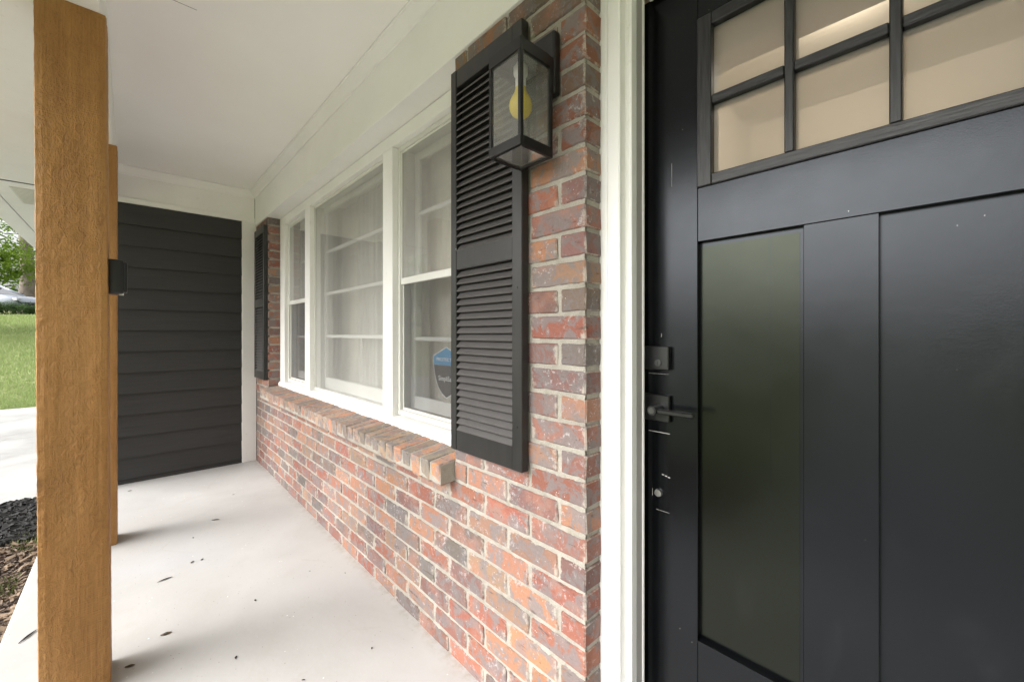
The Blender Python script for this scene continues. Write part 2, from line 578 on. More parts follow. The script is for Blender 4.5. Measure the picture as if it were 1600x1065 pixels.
def bx(bm, x0, x1, y0, y1, z0, z1, bev=0.0):
    vs = [bm.verts.new((x, y, z)) for z in (z0, z1) for y in (y0, y1) for x in (x0, x1)]
    f = [(0, 2, 3, 1), (4, 5, 7, 6), (0, 1, 5, 4), (2, 6, 7, 3), (0, 4, 6, 2), (1, 3, 7, 5)]
    fs = [bm.faces.new([vs[i] for i in q]) for q in f]
    if bev > 0:
        es = list({e for fc in fs for e in fc.edges})
        bmesh.ops.bevel(bm, geom=es, offset=bev, segments=2 if bev > 0.003 else 1, affect='EDGES', profile=0.5)
    return vs


def box(name, x0, x1, y0, y1, z0, z1, mat, parent=None, bev=0.0015):
    bm = bmesh.new()
    bx(bm, x0, x1, y0, y1, z0, z1, bev)
    return mesh_obj(name, bm, mat, parent)


def prism(bm, pts, axis, a0, a1):
    """closed polygon pts in the plane across `axis`, run from a0 to a1"""
    def P(p, a):
        if axis == 'x':
            return (a, p[0], p[1])
        if axis == 'y':
            return (p[0], a, p[1])
        return (p[0], p[1], a)
    v0 = [bm.verts.new(P(p, a0)) for p in pts]
    v1 = [bm.verts.new(P(p, a1)) for p in pts]
    n = len(pts)
    for i in range(n):
        j = (i + 1) % n
        bm.faces.new((v0[i], v0[j], v1[j], v1[i]))
    bm.faces.new(v0[::-1])
    bm.faces.new(v1)
    bmesh.ops.recalc_face_normals(bm, faces=bm.faces[:])


def cyl(bm, p0, p1, r0, r1=None, n=20, caps=True):
    r1 = r0 if r1 is None else r1
    p0 = Vector(p0)
    p1 = Vector(p1)
    d = (p1 - p0).normalized()
    a = d.orthogonal().normalized()
    b = d.cross(a)
    c0 = [bm.verts.new(p0 + (a * math.cos(t) + b * math.sin(t)) * r0) for t in [2 * math.pi * i / n for i in range(n)]]
    c1 = [bm.verts.new(p1 + (a * math.cos(t) + b * math.sin(t)) * r1) for t in [2 * math.pi * i / n for i in range(n)]]
    for i in range(n):
        j = (i + 1) % n
        bm.faces.new((c0[i], c0[j], c1[j], c1[i]))
    if caps:
        bm.faces.new(c0[::-1])
        bm.faces.new(c1)


def lathe(bm, c, prof, n=24):
    rings = []
    for r, z in prof:
        if r < 1e-5:
            rings.append([bm.verts.new((c[0], c[1], c[2] + z))])
        else:
            rings.append([bm.verts.new((c[0] + r * math.cos(2 * math.pi * i / n), c[1] + r * math.sin(2 * math.pi * i / n), c[2] + z)) for i in range(n)])
    for a, b in zip(rings, rings[1:]):
        for i in range(n):
            j = (i + 1) % n
            if len(a) == 1:
                bm.faces.new((a[0], b[j], b[i]))
            elif len(b) == 1:
                bm.faces.new((a[i], a[j], b[0]))
            else:
                bm.faces.new((a[i], a[j], b[j], b[i]))
    bmesh.ops.recalc_face_normals(bm, faces=bm.faces[:])


def sheet(name, verts, faces, mat, parent=None, loc=None):
    me = bpy.data.meshes.new(name)
    me.from_pydata([tuple(v) for v in verts], [], [tuple(f) for f in faces])
    me.materials.append(M[mat] if isinstance(mat, str) else mat)
    o = bpy.data.objects.new(name, me)
    C.objects.link(o)
    if parent is not None:
        o.parent = parent
        off = Vector((0, 0, 0))
        r = parent
        while r is not None:
            off -= Vector(r.location)
            r = r.parent
        o.location = off if loc is None else loc
    return o


def copy_tree(root, loc, label, group=None, name=None):
    def cp(o, parent):
        c = o.copy()
        C.objects.link(c)
        c.parent = parent
        for ch in list(o.children):
            cp(ch, c)
        return c
    c = cp(root, None)
    c.location = loc
    c['label'] = label
    if group:
        c['group'] = group
    return c


# ================================================================== terrain and setting
def rise(x, y):
    z = -0.12
    d = -x - 10.4
    if d > 0:
        z += 2.12 * min(1, d / 17.6)
    d = -x - 35
    if d > 0:
        z += 2.4 * min(1, d / 17)
    z -= 0.03 * max(0, min(14, -y - 3))
    return z


xs = sorted(set(list(np.linspace(-60, 14, 75)) + [-10.4, -300, -180, -110, -75, 40, 90, 200, 400, -35, -28]))
ys = sorted(set(list(np.linspace(-30, 10, 41)) + [-400, -200, -110, -60, 30, 80, 200]))
vv = [(x, y, rise(x, y) - (0.08 if (x > -10 and y > -2.6) else 0.012)) for y in ys for x in xs]
ff = [(j * len(xs) + i, j * len(xs) + i + 1, (j + 1) * len(xs) + i + 1, (j + 1) * len(xs) + i) for j in range(len(ys) - 1) for i in range(len(xs) - 1)]
ground = sheet('lawn', vv, ff, 'lawn_ground')
tag(ground, kind='structure')

# garden bed soil in front of the porch
xs2 = np.linspace(-4.67, -.96, 78)
ys2 = np.linspace(-2.2, -0.30, 24)
vv = []
for y in ys2:
    for x in xs2:
        edge = 0.4 * noise.noise(Vector((x * 1.7, y * 1.7, 0)))
        vv.append((x, y, -0.125 + 0.018 * noise.noise(Vector((x * 6, y * 6, 3))) + 0.010 * edge))
ff = [(j * 78 + i, j * 78 + i + 1, (j + 1) * 78 + i + 1, (j + 1) * 78 + i) for j in range(23) for i in range(77)]
tag(sheet('garden_bed', vv, ff, 'soil'), kind='structure')

bm = bmesh.new()
for x0, x1, y0, y1 in ((-10.5, -7.45, -6.0, -0.26), (-7.44, -4.67, -6.0, -0.26), (-10.5, -4.67, -30, -6.01)):
    bx(bm, x0, x1, y0, y1, -0.3, -0.105, 0.004)
tag(mesh_obj('driveway', bm, 'driveway_concrete'), kind='structure')

bm = bmesh.new()
bx(bm, -34.5, -28.9, -120, 60, 1.5, 2.02)
tag(mesh_obj('street', bm, 'asphalt'), kind='structure')

bm = bmesh.new()
for k in range(5):
    bx(bm, -.95, .55, -.36 - 1.5 * (k + 1) + .006, -.36 - 1.5 * k - .006, -.3, -.112, .006)
tag(mesh_obj('bounce_path', bm, 'driveway_concrete'), kind='structure')  # unseen concrete walk added to bounce daylight up to the porch ceiling

# porch slab
bm = bmesh.new()
bx(bm, -4.212, 3.2, -0.345, 1.30, -0.25, 0.0, 0.008)
tag(mesh_obj('porch_floor', bm, 'painted_concrete'), kind='structure')

# ---- leaf litter and mulch
def chips(name, mat, n, fx, size, flat, zb):
    V = []
    F = []
    for i in range(n):
        x, y = fx()
        z = zb + random.random() * 0.022
        L = size * (0.5 + random.random())
        Wd = L * (0.25 + 0.35 * random.random())
        T = L * flat
        rot = Matrix.Rotation(random.random() * 6.28, 3, 'Z') @ Matrix.Rotation(random.uniform(-0.6, 0.6), 3, 'X') @ Matrix.Rotation(random.uniform(-0.5, 0.5), 3, 'Y')
        b0 = len(V)
        for sz in (-1, 1):
            for sx, sy in ((-1, -0.7), (1, -1), (0.8, 1), (-0.9, 0.6)):
                p = rot @ Vector((sx * L / 2, sy * Wd / 2, sz * T / 2))
                V.append((x + p.x, y + p.y, z + p.z))
        F += [tuple(b0 + k for k in q) for q in ((3, 2, 1, 0), (4, 5, 6, 7), (0, 1, 5, 4), (1, 2, 6, 5), (2, 3, 7, 6), (3, 0, 4, 7))]
    o = sheet(name, V, F, mat)
    return tag(o, kind='stuff')


def bed_xy(x0, x1, y0=-1.5, y1=-0.36):
    return lambda: (random.uniform(x0, x1), y1 - (y1 - y0) * random.random() ** 1.6)


chips('black_mulch', 'black_mulch', 5200, bed_xy(-4.66, -3.75), 0.045, 0.18, -0.118)
chips('bark_litter', 'bark_chip', 6500, bed_xy(-3.9, -1.6), 0.022, 0.15, -0.122)
chips('leaf_litter', 'dry_leaf', 2000, bed_xy(-3.7, -1.6), 0.028, 0.04, -0.105)
V = []
F = []
for i in range(2600):                                     # low moss and weeds between the litter
    x, y = random.uniform(-3.95, -3.0), -0.4 - 0.9 * random.random() ** 1.4
    if noise.noise(Vector((x * 2.6, y * 2.6, 9))) < -0.02:
        continue
    h = 0.012 + 0.02 * random.random()
    a = random.random() * 6.28
    b0 = len(V)
    V += [(x + 0.006 * math.cos(a), y + 0.006 * math.sin(a), -0.12), (x - 0.006 * math.cos(a), y - 0.006 * math.sin(a), -0.12),
          (x + random.uniform(-.012, .012), y + random.uniform(-.012, .012), -0.108 + h)]
    F.append((b0, b0 + 1, b0 + 2))
tag(sheet('moss', V, F, 'moss'), kind='stuff')

# ---- grass on the rising lawn
V = []
F = []
for i in range(52000):
    t_ = random.random() ** 1.5
    x = -10.45 - 17.0 * t_
    y = -0.5 + 0.115 * (x + 5) - random.uniform(-1.2, 1.9) * (1 + t_)
    z = rise(x, y) - 0.012
    h = (0.035 + 0.05 * random.random()) * (1 + 0.5 * t_)
    wd = 0.005 + 0.006 * t_
    a = random.random() * 6.28
    dx, dy = random.uniform(-.03, .03), random.uniform(-.03, .03)
    b0 = len(V)
    V += [(x + wd * math.cos(a), y + wd * math.sin(a), z), (x - wd * math.cos(a), y - wd * math.sin(a), z), (x + dx, y + dy, z + h)]
    F.append((b0, b0 + 1, b0 + 2))
tag(sheet('grass', V, F, 'grass_green'), kind='stuff')


# ---- foliage
def leaf_cloud(pts, size, droop=0.3):
    n = len(pts)
    V = np.empty((n * 4, 3))
    a = rng.uniform(0, 2 * np.pi, n)
    tilt = rng.normal(-droop, 0.45, n)
    L = size * rng.uniform(0.6, 1.35, n)
    W = L * rng.uniform(0.32, 0.5, n)
    d = np.stack([np.cos(a) * np.cos(tilt), np.sin(a) * np.cos(tilt), np.sin(tilt)], 1)
    s = np.stack([-np.sin(a), np.cos(a), rng.normal(0, 0.35, n)], 1)
    s /= np.linalg.norm(s, axis=1)[:, None]
    V[0::4] = pts
    V[1::4] = pts + d * (L * .45)[:, None] + s * (W * .5)[:, None]
    V[2::4] = pts + d * L[:, None]
    V[3::4] = pts + d * (L * .45)[:, None] - s * (W * .5)[:, None]
    F = np.arange(n * 4).reshape(n, 4)
    return V, F


def cloud_mesh(name, pts, size, mat, parent=None, droop=0.3):
    V, F = leaf_cloud(pts, size, droop)
    return sheet(name, V.tolist(), F.tolist(), mat, parent)


def clumps(c, rad, n_cl, per, cl_r, flat=0.45):
    out = []
    for i in range(n_cl):
        while True:
            p = rng.uniform(-1, 1, 3)
            q = np.linalg.norm(p)
            if 0.35 < q < 1:
                break
        p = p * np.array(rad) + np.array(c)
        r = cl_r * rng.uniform(0.6, 1.4)
        out.append(p + rng.normal(0, 1, (per, 3)) * np.array([r, r, r * flat]))
    return np.concatenate(out)


def trunk_mesh(name, base, h, r, parent, limbs=(), mat='tree_bark'):
    bm = bmesh.new()
    p = Vector(base)
    n = 7
    pts = [p + Vector((0.06 * h * noise.noise(Vector((i * .7, base[0], 1))) * i / n, 0.06 * h * noise.noise(Vector((i * .7, base[1], 5))) * i / n, h * i / n)) for i in range(n + 1)]
    pts[0].z -= 0.3
    for i in range(n):
        ra = r * (1.25 if i == 0 else 1) * (1 - 0.75 * i / n)
        rb = r * (1 - 0.75 * (i + 1) / n)
        cyl(bm, pts[i], pts[i + 1], ra, rb, 12, False)
    for fr, end, lr in limbs:
        s = pts[int(fr * n)]
        e = Vector(end)
        mid = (s + e) / 2 + Vector((0, 0, 0.08 * (e - s).length))
        cyl(bm, s, mid, lr, lr * .7, 8, False)
        cyl(bm, mid, e, lr * .7, lr * .2, 8, False)
    return mesh_obj(name, bm, mat, parent, True)


t = thing('leafy_tree', 'bright green leafy tree with drooping branches on the lawn beyond the driveway', 'tree', (-22.3, -5.0, rise(-22, -5)))
trunk_mesh('trunk', (-22.3, -5.0, rise(-22, -5)), 4.6, 0.16, t, ((.3, (-21.6, -3.3, 3.3), .06), (.45, (-22.4, -2.9, 4.2), .06), (.45, (-21, -5.6, 4.4), .06), (.6, (-23.4, -5.6, 4.8), .06), (.25, (-21.7, -3.6, 2.75), .05)))
pts = np.concatenate([clumps((-22.1, -4.6, 4.5), (2.1, 2.15, 1.7), 105, 100, .26, .35),
                      clumps((-21.8, -3.2, 3.35), (.8, .8, .55), 26, 90, .2, .3),
                      clumps((-21.8, -3.8, 2.75), (.5, .45, .15), 8, 70, .14, .3)])
cloud_mesh('crown', pts, 0.13, 'leaf_green', t, 0.35)

ct = copy_tree(t, (-20.5, -10.4, rise(-20, -12)), 'leafy green front yard tree mirrored in the glass of the sash window')
ct.scale = (1.25, 1.25, 1.25)
zb = rise(-37, -4.4)
t = thing('tall_tree', 'tall tree with a thick bare grey trunk standing behind the parked car', 'tree', (-37, -4.4, zb))
trunk_mesh('trunk', (-37, -4.4, zb), 13, 0.36, t, ((.6, (-35, -7.5, 11.5), .12), (.7, (-38, -1.5, 12.5), .12), (.8, (-39.5, -6, 14), .1)))
cloud_mesh('crown', clumps((-37, -4.4, 12.5), (4.2, 4.2, 3.0), 90, 70, .6, .5), 0.3, 'leaf_dark', t)

cloud = clumps((-29.0 + 0.55, -3.4, 2.2), (.32, 4.2, .22), 220, 42, .13, .7)
hedge = cloud_mesh('hedge', cloud, 0.10, 'hedge_green', None, 0.0)
tag(hedge, 'low green hedge at the top of the lawn in front of the parked car', 'hedge')

pts = []
for i in range(210):                                     # far woods, one mass
    a = rng.uniform(R(150), R(300))
    if a < R(215):
        d = rng.uniform(58, 82)
        top = rng.uniform(3, 8)
    else:
        d = rng.uniform(85, 120)
        top = rng.uniform(3, 7.5)
    c = (d * math.cos(a), d * math.sin(a) * 1.0, rise(d * math.cos(a), -3) + top * .5)
    pts.append(np.array(c) + rng.normal(0, 1, (170, 3)) * np.array([1.8, 1.8, top * .34]))
tag(cloud_mesh('woods', np.concatenate(pts), 0.75, 'leaf_dark', None, 0.2), kind='stuff')


# ---- parked car at the top of the lawn
def build_car(loc, rz):
    root = thing('parked_car', 'silver blue car parked in the street above the hedge', 'car', loc)
    # stations along +x (nose): x, z_low, z_belt, half width
    st = [(-2.2, .42, .84, .66), (-2.05, .30, .95, .80), (-1.4, .26, 1.0, .88), (-.4, .24, .98, .90), (.7, .24, .95, .90), (1.35, .26, .90, .88), (1.95, .30, .78, .80), (2.22, .40, .62, .62)]
    bm = bmesh.new()
    rings = []
    for x, zl, zbt, hw in st:
        prof = [(-hw * .86, zl), (-hw, zl + .16), (-hw, zbt - .12), (-hw * .9, zbt), (hw * .9, zbt), (hw, zbt - .12), (hw, zl + .16), (hw * .86, zl)]
        rings.append([bm.verts.new((x, y, z)) for y, z in prof])
    for a, b in zip(rings, rings[1:]):
        for i in range(8):
            j = (i + 1) % 8
            bm.faces.new((a[i], a[j], b[j], b[i]))
    bm.faces.new(rings[0][::-1])
    bm.faces.new(rings[-1])
    # roof and pillars
    gh = [(-1.75, .97, .80), (-.95, 1.40, .64), (.05, 1.44, .64), (1.05, .93, .80)]
    for s in (-1, 1):
        for (x0, z0, w0), (x1, z1, w1) in ((gh[0], gh[1]), (gh[2], gh[3])):
            cyl(bm, (x0, s * w0, z0), (x1, s * w1, z1), .035, .035, 6)
        cyl(bm, (-.45, s * .80, .96), (-.45, s * .65, 1.42), .03, .03, 6)
    v = [bm.verts.new(p) for p in ((-.98, -.66, 1.40), (.08, -.66, 1.43), (.08, .66, 1.43), (-.98, .66, 1.40), (-.9, -.5, 1.46), (0, -.5, 1.475), (0, .5, 1.475), (-.9, .5, 1.46))]
    for q in ((0, 1, 5, 4), (1, 2, 6, 5), (2, 3, 7, 6), (3, 0, 4, 7), (4, 5, 6, 7)):
        bm.faces.new([v[i] for i in q])
    bmesh.ops.recalc_face_normals(bm, faces=bm.faces[:])
    mesh_obj('body', bm, 'car_paint', root, True, (0, 0, 0))
    bm = bmesh.new()
    for q in (((1.03, -.78, .94), (1.03, .78, .94), (.05, .63, 1.42), (.05, -.63, 1.42)), ((-1.73, -.78, .97), (-1.73, .78, .97), (-.95, .63, 1.39), (-.95, -.63, 1.39))):
        bm.faces.new([bm.verts.new(p) for p in q])
    mesh_obj('windscreen', bm, 'car_glass', root, False, (0, 0, 0))
    for s in (-1, 1):
        bm = bmesh.new()
        bm.faces.new([bm.verts.new(p) for p in ((-1.7, s * .79, .98), (1.0, s * .79, .95), (.05, s * .645, 1.41), (-.95, s * .645, 1.38))])
        mesh_obj('side_window', bm, 'car_glass', root, False, (0, 0, 0))
        bm = bmesh.new()
        bx(bm, .62, .80, s * .92 - .07, s * .92 + .07, .97, 1.09, .02)
        mesh_obj('wing_mirror', bm, 'black_plastic', root, False, (0, 0, 0))
        bm = bmesh.new()
        bx(bm, 1.98, 2.20, s * .62 - .12, s * .62 + .12, .60, .72, .02)
        mesh_obj('headlight', bm, 'headlight_lens', root, False, (0, 0, 0))
        for x in (-1.35, 1.35):
            bm = bmesh.new()
            cyl(bm, (x, s * .70, .32), (x, s * .90, .32), .32, .32, 20)
            wh = mesh_obj('wheel', bm, 'tyre_rubber', root, False, (0, 0, 0))
            bm = bmesh.new()
            cyl(bm, (x, s * .89, .32), (x, s * .91, .32), .2, .18, 14)
            mesh_obj('rim', bm, 'brushed_steel', wh, False, (0, 0, 0))
    bm = bmesh.new()
    bx(bm, 2.10, 2.235, -.42, .42, .42, .55, .01)
    mesh_obj('grille', bm, 'black_plastic', root, False, (0, 0, 0))
    root.rotation_euler = (0, 0, rz)
    return root


build_car((-30.75, -5.05, 2.02), math.atan2(.8, .6))

# ================================================================== house: brick wall
WY = 0.82                                   # outer face of the brick
CH, Z0J = 0.0697, 0.056                     # course height, centre of the first joint above the slab
XC = -0.612                                 # outer corner beside the door
XL, XR = -3.779, -1.166                     # window recess
XE = -4.208                                 # far end at the siding
RY = 0.906                                  # depth of the recess
PAL = [((0.35, 0.135, 0.088), 6), ((0.31, 0.112, 0.078), 6), ((0.37, 0.178, 0.112), 5), ((0.28, 0.130, 0.100), 4), ((0.33, 0.195, 0.132), 4),
       ((0.20, 0.145, 0.122), 3), ((0.165, 0.142, 0.126), 2), ((0.41, 0.195, 0.110), 3), ((0.35, 0.225, 0.150), 2), ((0.23, 0.125, 0.110), 3)]
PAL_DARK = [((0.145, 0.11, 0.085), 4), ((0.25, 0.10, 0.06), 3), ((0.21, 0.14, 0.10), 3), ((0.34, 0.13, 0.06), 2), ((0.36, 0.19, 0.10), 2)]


def pick(pal):
    tot = sum(p[1] for p in pal)
    r = random.random() * tot
    for c, k in pal:
        r -= k
        if r <= 0:
            break
    j = random.uniform(0.62, 0.87)
    return (c[0] * j, c[1] * j * random.uniform(.95, 1.05), c[2] * j, 1)


def brick_mesh(L, D, H, seed):
    random.seed(seed)
    bm = bmesh.new()
    vs = bx(bm, -L / 2, L / 2, 0, D, -H / 2, H / 2)
    for v in vs:
        v.co += Vector((random.uniform(-.0022, .0022), random.uniform(-.0014, .0014), random.uniform(-.0018, .0018)))
    bmesh.ops.subdivide_edges(bm, edges=[e for e in bm.edges if abs((e.verts[0].co - e.verts[1].co).x) > L * .6], cuts=2)
    for v in bm.verts:
        v.co.z += random.uniform(-.0011, .0011)
        v.co.y += random.uniform(-.0007, .0007)
    es = [e for e in bm.edges if min(v.co.y for v in e.verts) < D * .5 and len(e.link_faces) == 2 and e.calc_face_angle(0) > .7]
    bmesh.ops.bevel(bm, geom=es, offset=0.0035, segments=1, affect='EDGES')
    me = bpy.data.meshes.new('brick')
    bm.to_mesh(me)
    bm.free()
    me.materials.append(M['brick_clay'])
    return me


ST = [brick_mesh(0.189, 0.09, 0.0585, 100 + i) for i in range(10)]      # stretchers
HD = [brick_mesh(0.081, 0.19, 0.0585, 200 + i) for i in range(8)]       # headers
RL = [brick_mesh(0.0570, 0.20, 0.074, 300 + i) for i in range(8)]       # rowlock sill bricks
random.seed(42)

wall = thing('brick_wall', 'red and brown brick porch wall with pale mortar under and beside the window', 'wall', (-2.4, WY, 0))


def place(me, x, z, sx=1.0, pal=PAL, y=WY, rz=0.0, parent=wall):
    o = bpy.data.objects.new('brick', me)
    C.objects.link(o)
    o.parent = parent
    off = Vector((0, 0, 0))
    r = parent
    while r is not None:
        off -= Vector(r.location)
        r = r.parent
    o.location = Vector((x, y + random.uniform(-.0016, .0016), z)) + off
    o.rotation_euler = (random.uniform(-.006, .006), random.uniform(-.005, .005), rz + random.uniform(-.006, .006))
    o.scale = (sx, 1, random.uniform(.97, 1.03))
    o.color = pick(pal)
    return o


def row(x_hi, x_lo, z, n, pal, hidden=None, right_edge=False):
    """bricks from the right edge x_hi leftwards to x_lo"""
    x = x_hi
    first = True
    while x > x_lo + 0.02:
        L = 0.189
        me = ST
        if first and n % 2 == 0:
            L = 0.081
            me = HD
        L = L if x - L > x_lo else x - x_lo
        nominal = 0.189 if me is ST else 0.081
        xm = x - L / 2
        if not (hidden and hidden[0] < x - L and x < hidden[1]):
            place(random.choice(me), xm, z + 0, L / nominal, pal)
        x -= L + 0.0105
        first = False


for n in range(-1, 29):
    zc = Z0J + CH * n + CH / 2
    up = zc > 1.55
    if n <= 7:
        row(XC, XE, zc, n, PAL)
    elif n == 8:
        row(XC, XR, zc, n, PAL)
        row(XL, XE, zc, n, PAL)
    else:
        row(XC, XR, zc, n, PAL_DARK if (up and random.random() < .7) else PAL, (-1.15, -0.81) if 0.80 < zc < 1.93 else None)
        row(XL, XE, zc, n, PAL, (-4.12, -3.80) if 0.80 < zc < 1.93 else None)
        # bricks seen end-on in the far return of the window recess
        place(random.choice(HD), XL - .0425, zc, .98, PAL)


# mortar: a lumpy bed a few millimetres behind the brick faces
def mortar_grid(bm, x0, x1, z0, z1, y, step=0.010):
    nx, nz = max(2, int((x1 - x0) / step)), max(2, int((z1 - z0) / step))
    g = []
    for k in range(nz + 1):
        rowv = []
        for i in range(nx + 1):
            x, z = x0 + (x1 - x0) * i / nx, z0 + (z1 - z0) * k / nz
            d = 0.0034 * noise.noise(Vector((x * 34, z * 34, 2))) + 0.0022 * noise.noise(Vector((x * 90, z * 90, 7)))
            rowv.append(bm.verts.new((x, y + d, z)))
        g.append(rowv)
    for k in range(nz):
        for i in range(nx):
            bm.faces.new((g[k][i], g[k][i + 1], g[k + 1][i + 1], g[k + 1][i]))


bm = bmesh.new()
mortar_grid(bm, XE, XC - .004, -0.05, 0.615, WY + .0042)
mortar_grid(bm, XR, XC - .004, 0.615, 2.064, WY + .0042)
mortar_grid(bm, XE, XL - .004, 0.615, 2.064, WY + .0042)
bx(bm, XE, XC - .005, WY + .012, 0.93, -0.05, 0.60)
bx(bm, XR + .005, XC - .005, WY + .012, 0.93, 0.601, 2.064)
bx(bm, XE, XL - .005, WY + .012, 0.93, 0.601, 2.064)
bx(bm, XL - .006, XR + .006, WY + .02, 0.93, 0.601, 0.672)
mesh_obj('mortar', bm, 'mortar', wall)

# rowlock sill under the window
sill = mesh_obj('window_sill', (lambda b: (prism(b, [(0.7645, .612), (0.7645, .6745), (0.93, .6962), (0.93, .612)], 'x', XL + .002, XR - .004), b)[1])(bmesh.new()), 'mortar', wall)
SPAL = [((0.42, 0.29, 0.205), 6), ((0.37, 0.27, 0.195), 3), ((0.50, 0.255, 0.15), 4), ((0.46, 0.215, 0.14), 3), ((0.30, 0.24, 0.19), 2)]
ns = 39
pw = (XR - XL) / ns
for i in range(ns):
    x = XR - pw * (i + .5)
    o = place(random.choice(RL), x, 0.640, 1.0, SPAL, 0.762, 0, sill)
    o.name = 'sill_brick'
    if i == 0:
        o.color = (0.46, 0.20, 0.085, 1)
    elif i in (1, 3):
        o.color = (0.22, 0.185, 0.14, 1)
    o.rotation_euler = (R(7.5) + random.uniform(-.009, .009), random.uniform(-.008, .008), random.uniform(-.010, .010))
    o.scale = (1, .8, 1)

# ================================================================== window
win = thing('triple_window', 'wide white picture window flanked by two sash windows in the brick wall', 'window', (-2.47, RY, 0.69))
CF = 0.906            # casing front face
GY = 0.932            # storm glass
SY = 1.000            # inner sash
bm = bmesh.new()
prism(bm, [(0.893, .690), (0.893, .716), (0.905, .729), (1.06, .745), (1.06, .690)], 'x', XL + .001, XR - .001)
mesh_obj('sill_board', bm, 'white_trim', win)
box('head_casing', XL + .001, XR - .001, CF, 1.06, 2.002, 2.064, 'white_trim', win)
jam = [(XL + .001, -3.648), (-3.113, -3.008), (-1.893, -1.794), (-1.292, XR - .001)]
for i, (a, b) in enumerate(jam):
    box('side_casing' if i in (0, 3) else 'mullion', a, b, CF + (0.001 if i in (0, 3) else -0.002), 1.06, .731 if i in (0, 3) else .727, 2.001, 'white_trim', win)


def rect_frame(bm, x0, x1, z0, z1, y0, y1, wl_, wr_, wt, wb, bev=.0015):
    bx(bm, x0, x0 + wl_, y0, y1, z0, z1, bev)
    bx(bm, x1 - wr_, x1, y0, y1, z0, z1, bev)
    bx(bm, x0 + wl_, x1 - wr_, y0 + .0005, y1 - .0005, z1 - wt, z1, bev)
    bx(bm, x0 + wl_, x1 - wr_, y0 + .0005, y1 - .0005, z0, z0 + wb, bev)


def pane(name, x0, x1, z0, z1, y, mat, parent, th=.003):
    bm = bmesh.new()
    bm.faces.new([bm.verts.new(p) for p in ((x0, y, z0), (x1, y, z0), (x1, y, z1), (x0, y, z1))])
    return mesh_obj(name, bm, mat, parent)


for x0, x1 in ((-3.647, -3.114), (-1.793, -1.293)):
    # outer storm window: two aluminium panels, lower one with insect screen
    bm = bmesh.new()
    rect_frame(bm, x0, x1, .738, 2.001, GY, GY + .022, .020, .020, .020, .022)
    f = mesh_obj('storm_frame', bm, 'aluminium_trim', win)
    bm = bmesh.new()
    rect_frame(bm, x0 + .021, x1 - .021, 1.352, 1.980, GY + .004, GY + .014, .008, .008, .010, .030)
    s = mesh_obj('upper_storm_panel', bm, 'aluminium_trim', win)
    pane('pane', x0 + .028, x1 - .028, 1.380, 1.972, GY + .009, 'window_glass', s)
    bm = bmesh.new()
    rect_frame(bm, x0 + .021, x1 - .021, .761, 1.376, GY + .015, GY + .021, .008, .008, .024, .012)
    s = mesh_obj('lower_storm_panel', bm, 'aluminium_trim', win)
    pane('insect_screen', x0 + .028, x1 - .028, .772, 1.353, GY + .0165, 'insect_screen', s)
    pane('pane', x0 + .028, x1 - .028, .772, 1.353, GY + .0195, 'screened_glass', s)
    # inner double-hung sash
    for z0, z1, wb, wt, dy, mz in ((.762, 1.402, .060, .030, 0, 1.096), (1.378, 1.998, .030, .040, .020, 1.700)):
        bm = bmesh.new()
        rect_frame(bm, x0 + .001, x1 - .001, z0, z1, SY + dy, SY + dy + .018, .036, .036, wt, wb)
        s = mesh_obj('sash', bm, 'white_trim', win)
        box('muntin', x0 + .038, x1 - .038, SY + dy + .001, SY + dy + .016, mz - .009, mz + .009, 'white_trim', s, .003)
        pane('pane', x0 + .036, x1 - .036, z0 + wb, mz - .009, SY + dy + .009, 'sash_glass', s)
        pane('pane', x0 + .036, x1 - .036, mz + .009, z1 - wt, SY + dy + .009, 'sash_glass', s)

x0, x1 = -3.007, -1.894
bm = bmesh.new()
rect_frame(bm, x0, x1, .738, 2.001, GY, GY + .016, .010, .010, .016, .014)
s = mesh_obj('storm_frame', bm, 'aluminium_trim', win)
pane('pane', x0 + .010, x1 - .010, .752, 1.985, GY + .008, 'window_glass', s)
bm = bmesh.new()
rect_frame(bm, x0 + .001, x1 - .001, .745, 2.000, SY, SY + .03, .040, .040, .036, .072)
s = mesh_obj('picture_sash', bm, 'white_trim', win)
zs = [.817, 1.103, 1.398, 1.690, 1.964]
for k in (1, 2, 3):
    box('muntin', x0 + .042, x1 - .042, SY + .002, SY + .026, zs[k] - .010, zs[k] + .010, 'white_trim', s, .004)
for k in range(4):
    pane('pane', x0 + .040, x1 - .040, zs[k] + (.010 if k else 0), zs[k + 1] - (.010 if k < 3 else 0), SY + .014, 'sash_glass', s)


# curtains
def curtain(label, x0, x1, y, amp, wl_, mat, z0=.70, z1=2.03, seed=0):
    n = int((x1 - x0) / 0.006)
    V = []
    for k in range(9):
        z = z0 + (z1 - z0) * k / 8
        for i in range(n + 1):
            x = x0 + (x1 - x0) * i / n
            ph = x / wl_ * 6.283 + 2.2 * noise.noise(Vector((x * 4, seed, 0)))
            a = amp * (0.55 + 0.6 * noise.noise(Vector((x * 6, seed + 3, z * .5))))
            V.append((x, y + a * math.sin(ph) + .3 * amp * math.sin(ph * 2.3 + z), z))
    F = [(k * (n + 1) + i, k * (n + 1) + i + 1, (k + 1) * (n + 1) + i + 1, (k + 1) * (n + 1) + i) for k in range(8) for i in range(n)]
    o = sheet('curtain', V, F, mat)
    for p in o.data.polygons:
        p.use_smooth = True
    return tag(o, label, 'curtain')


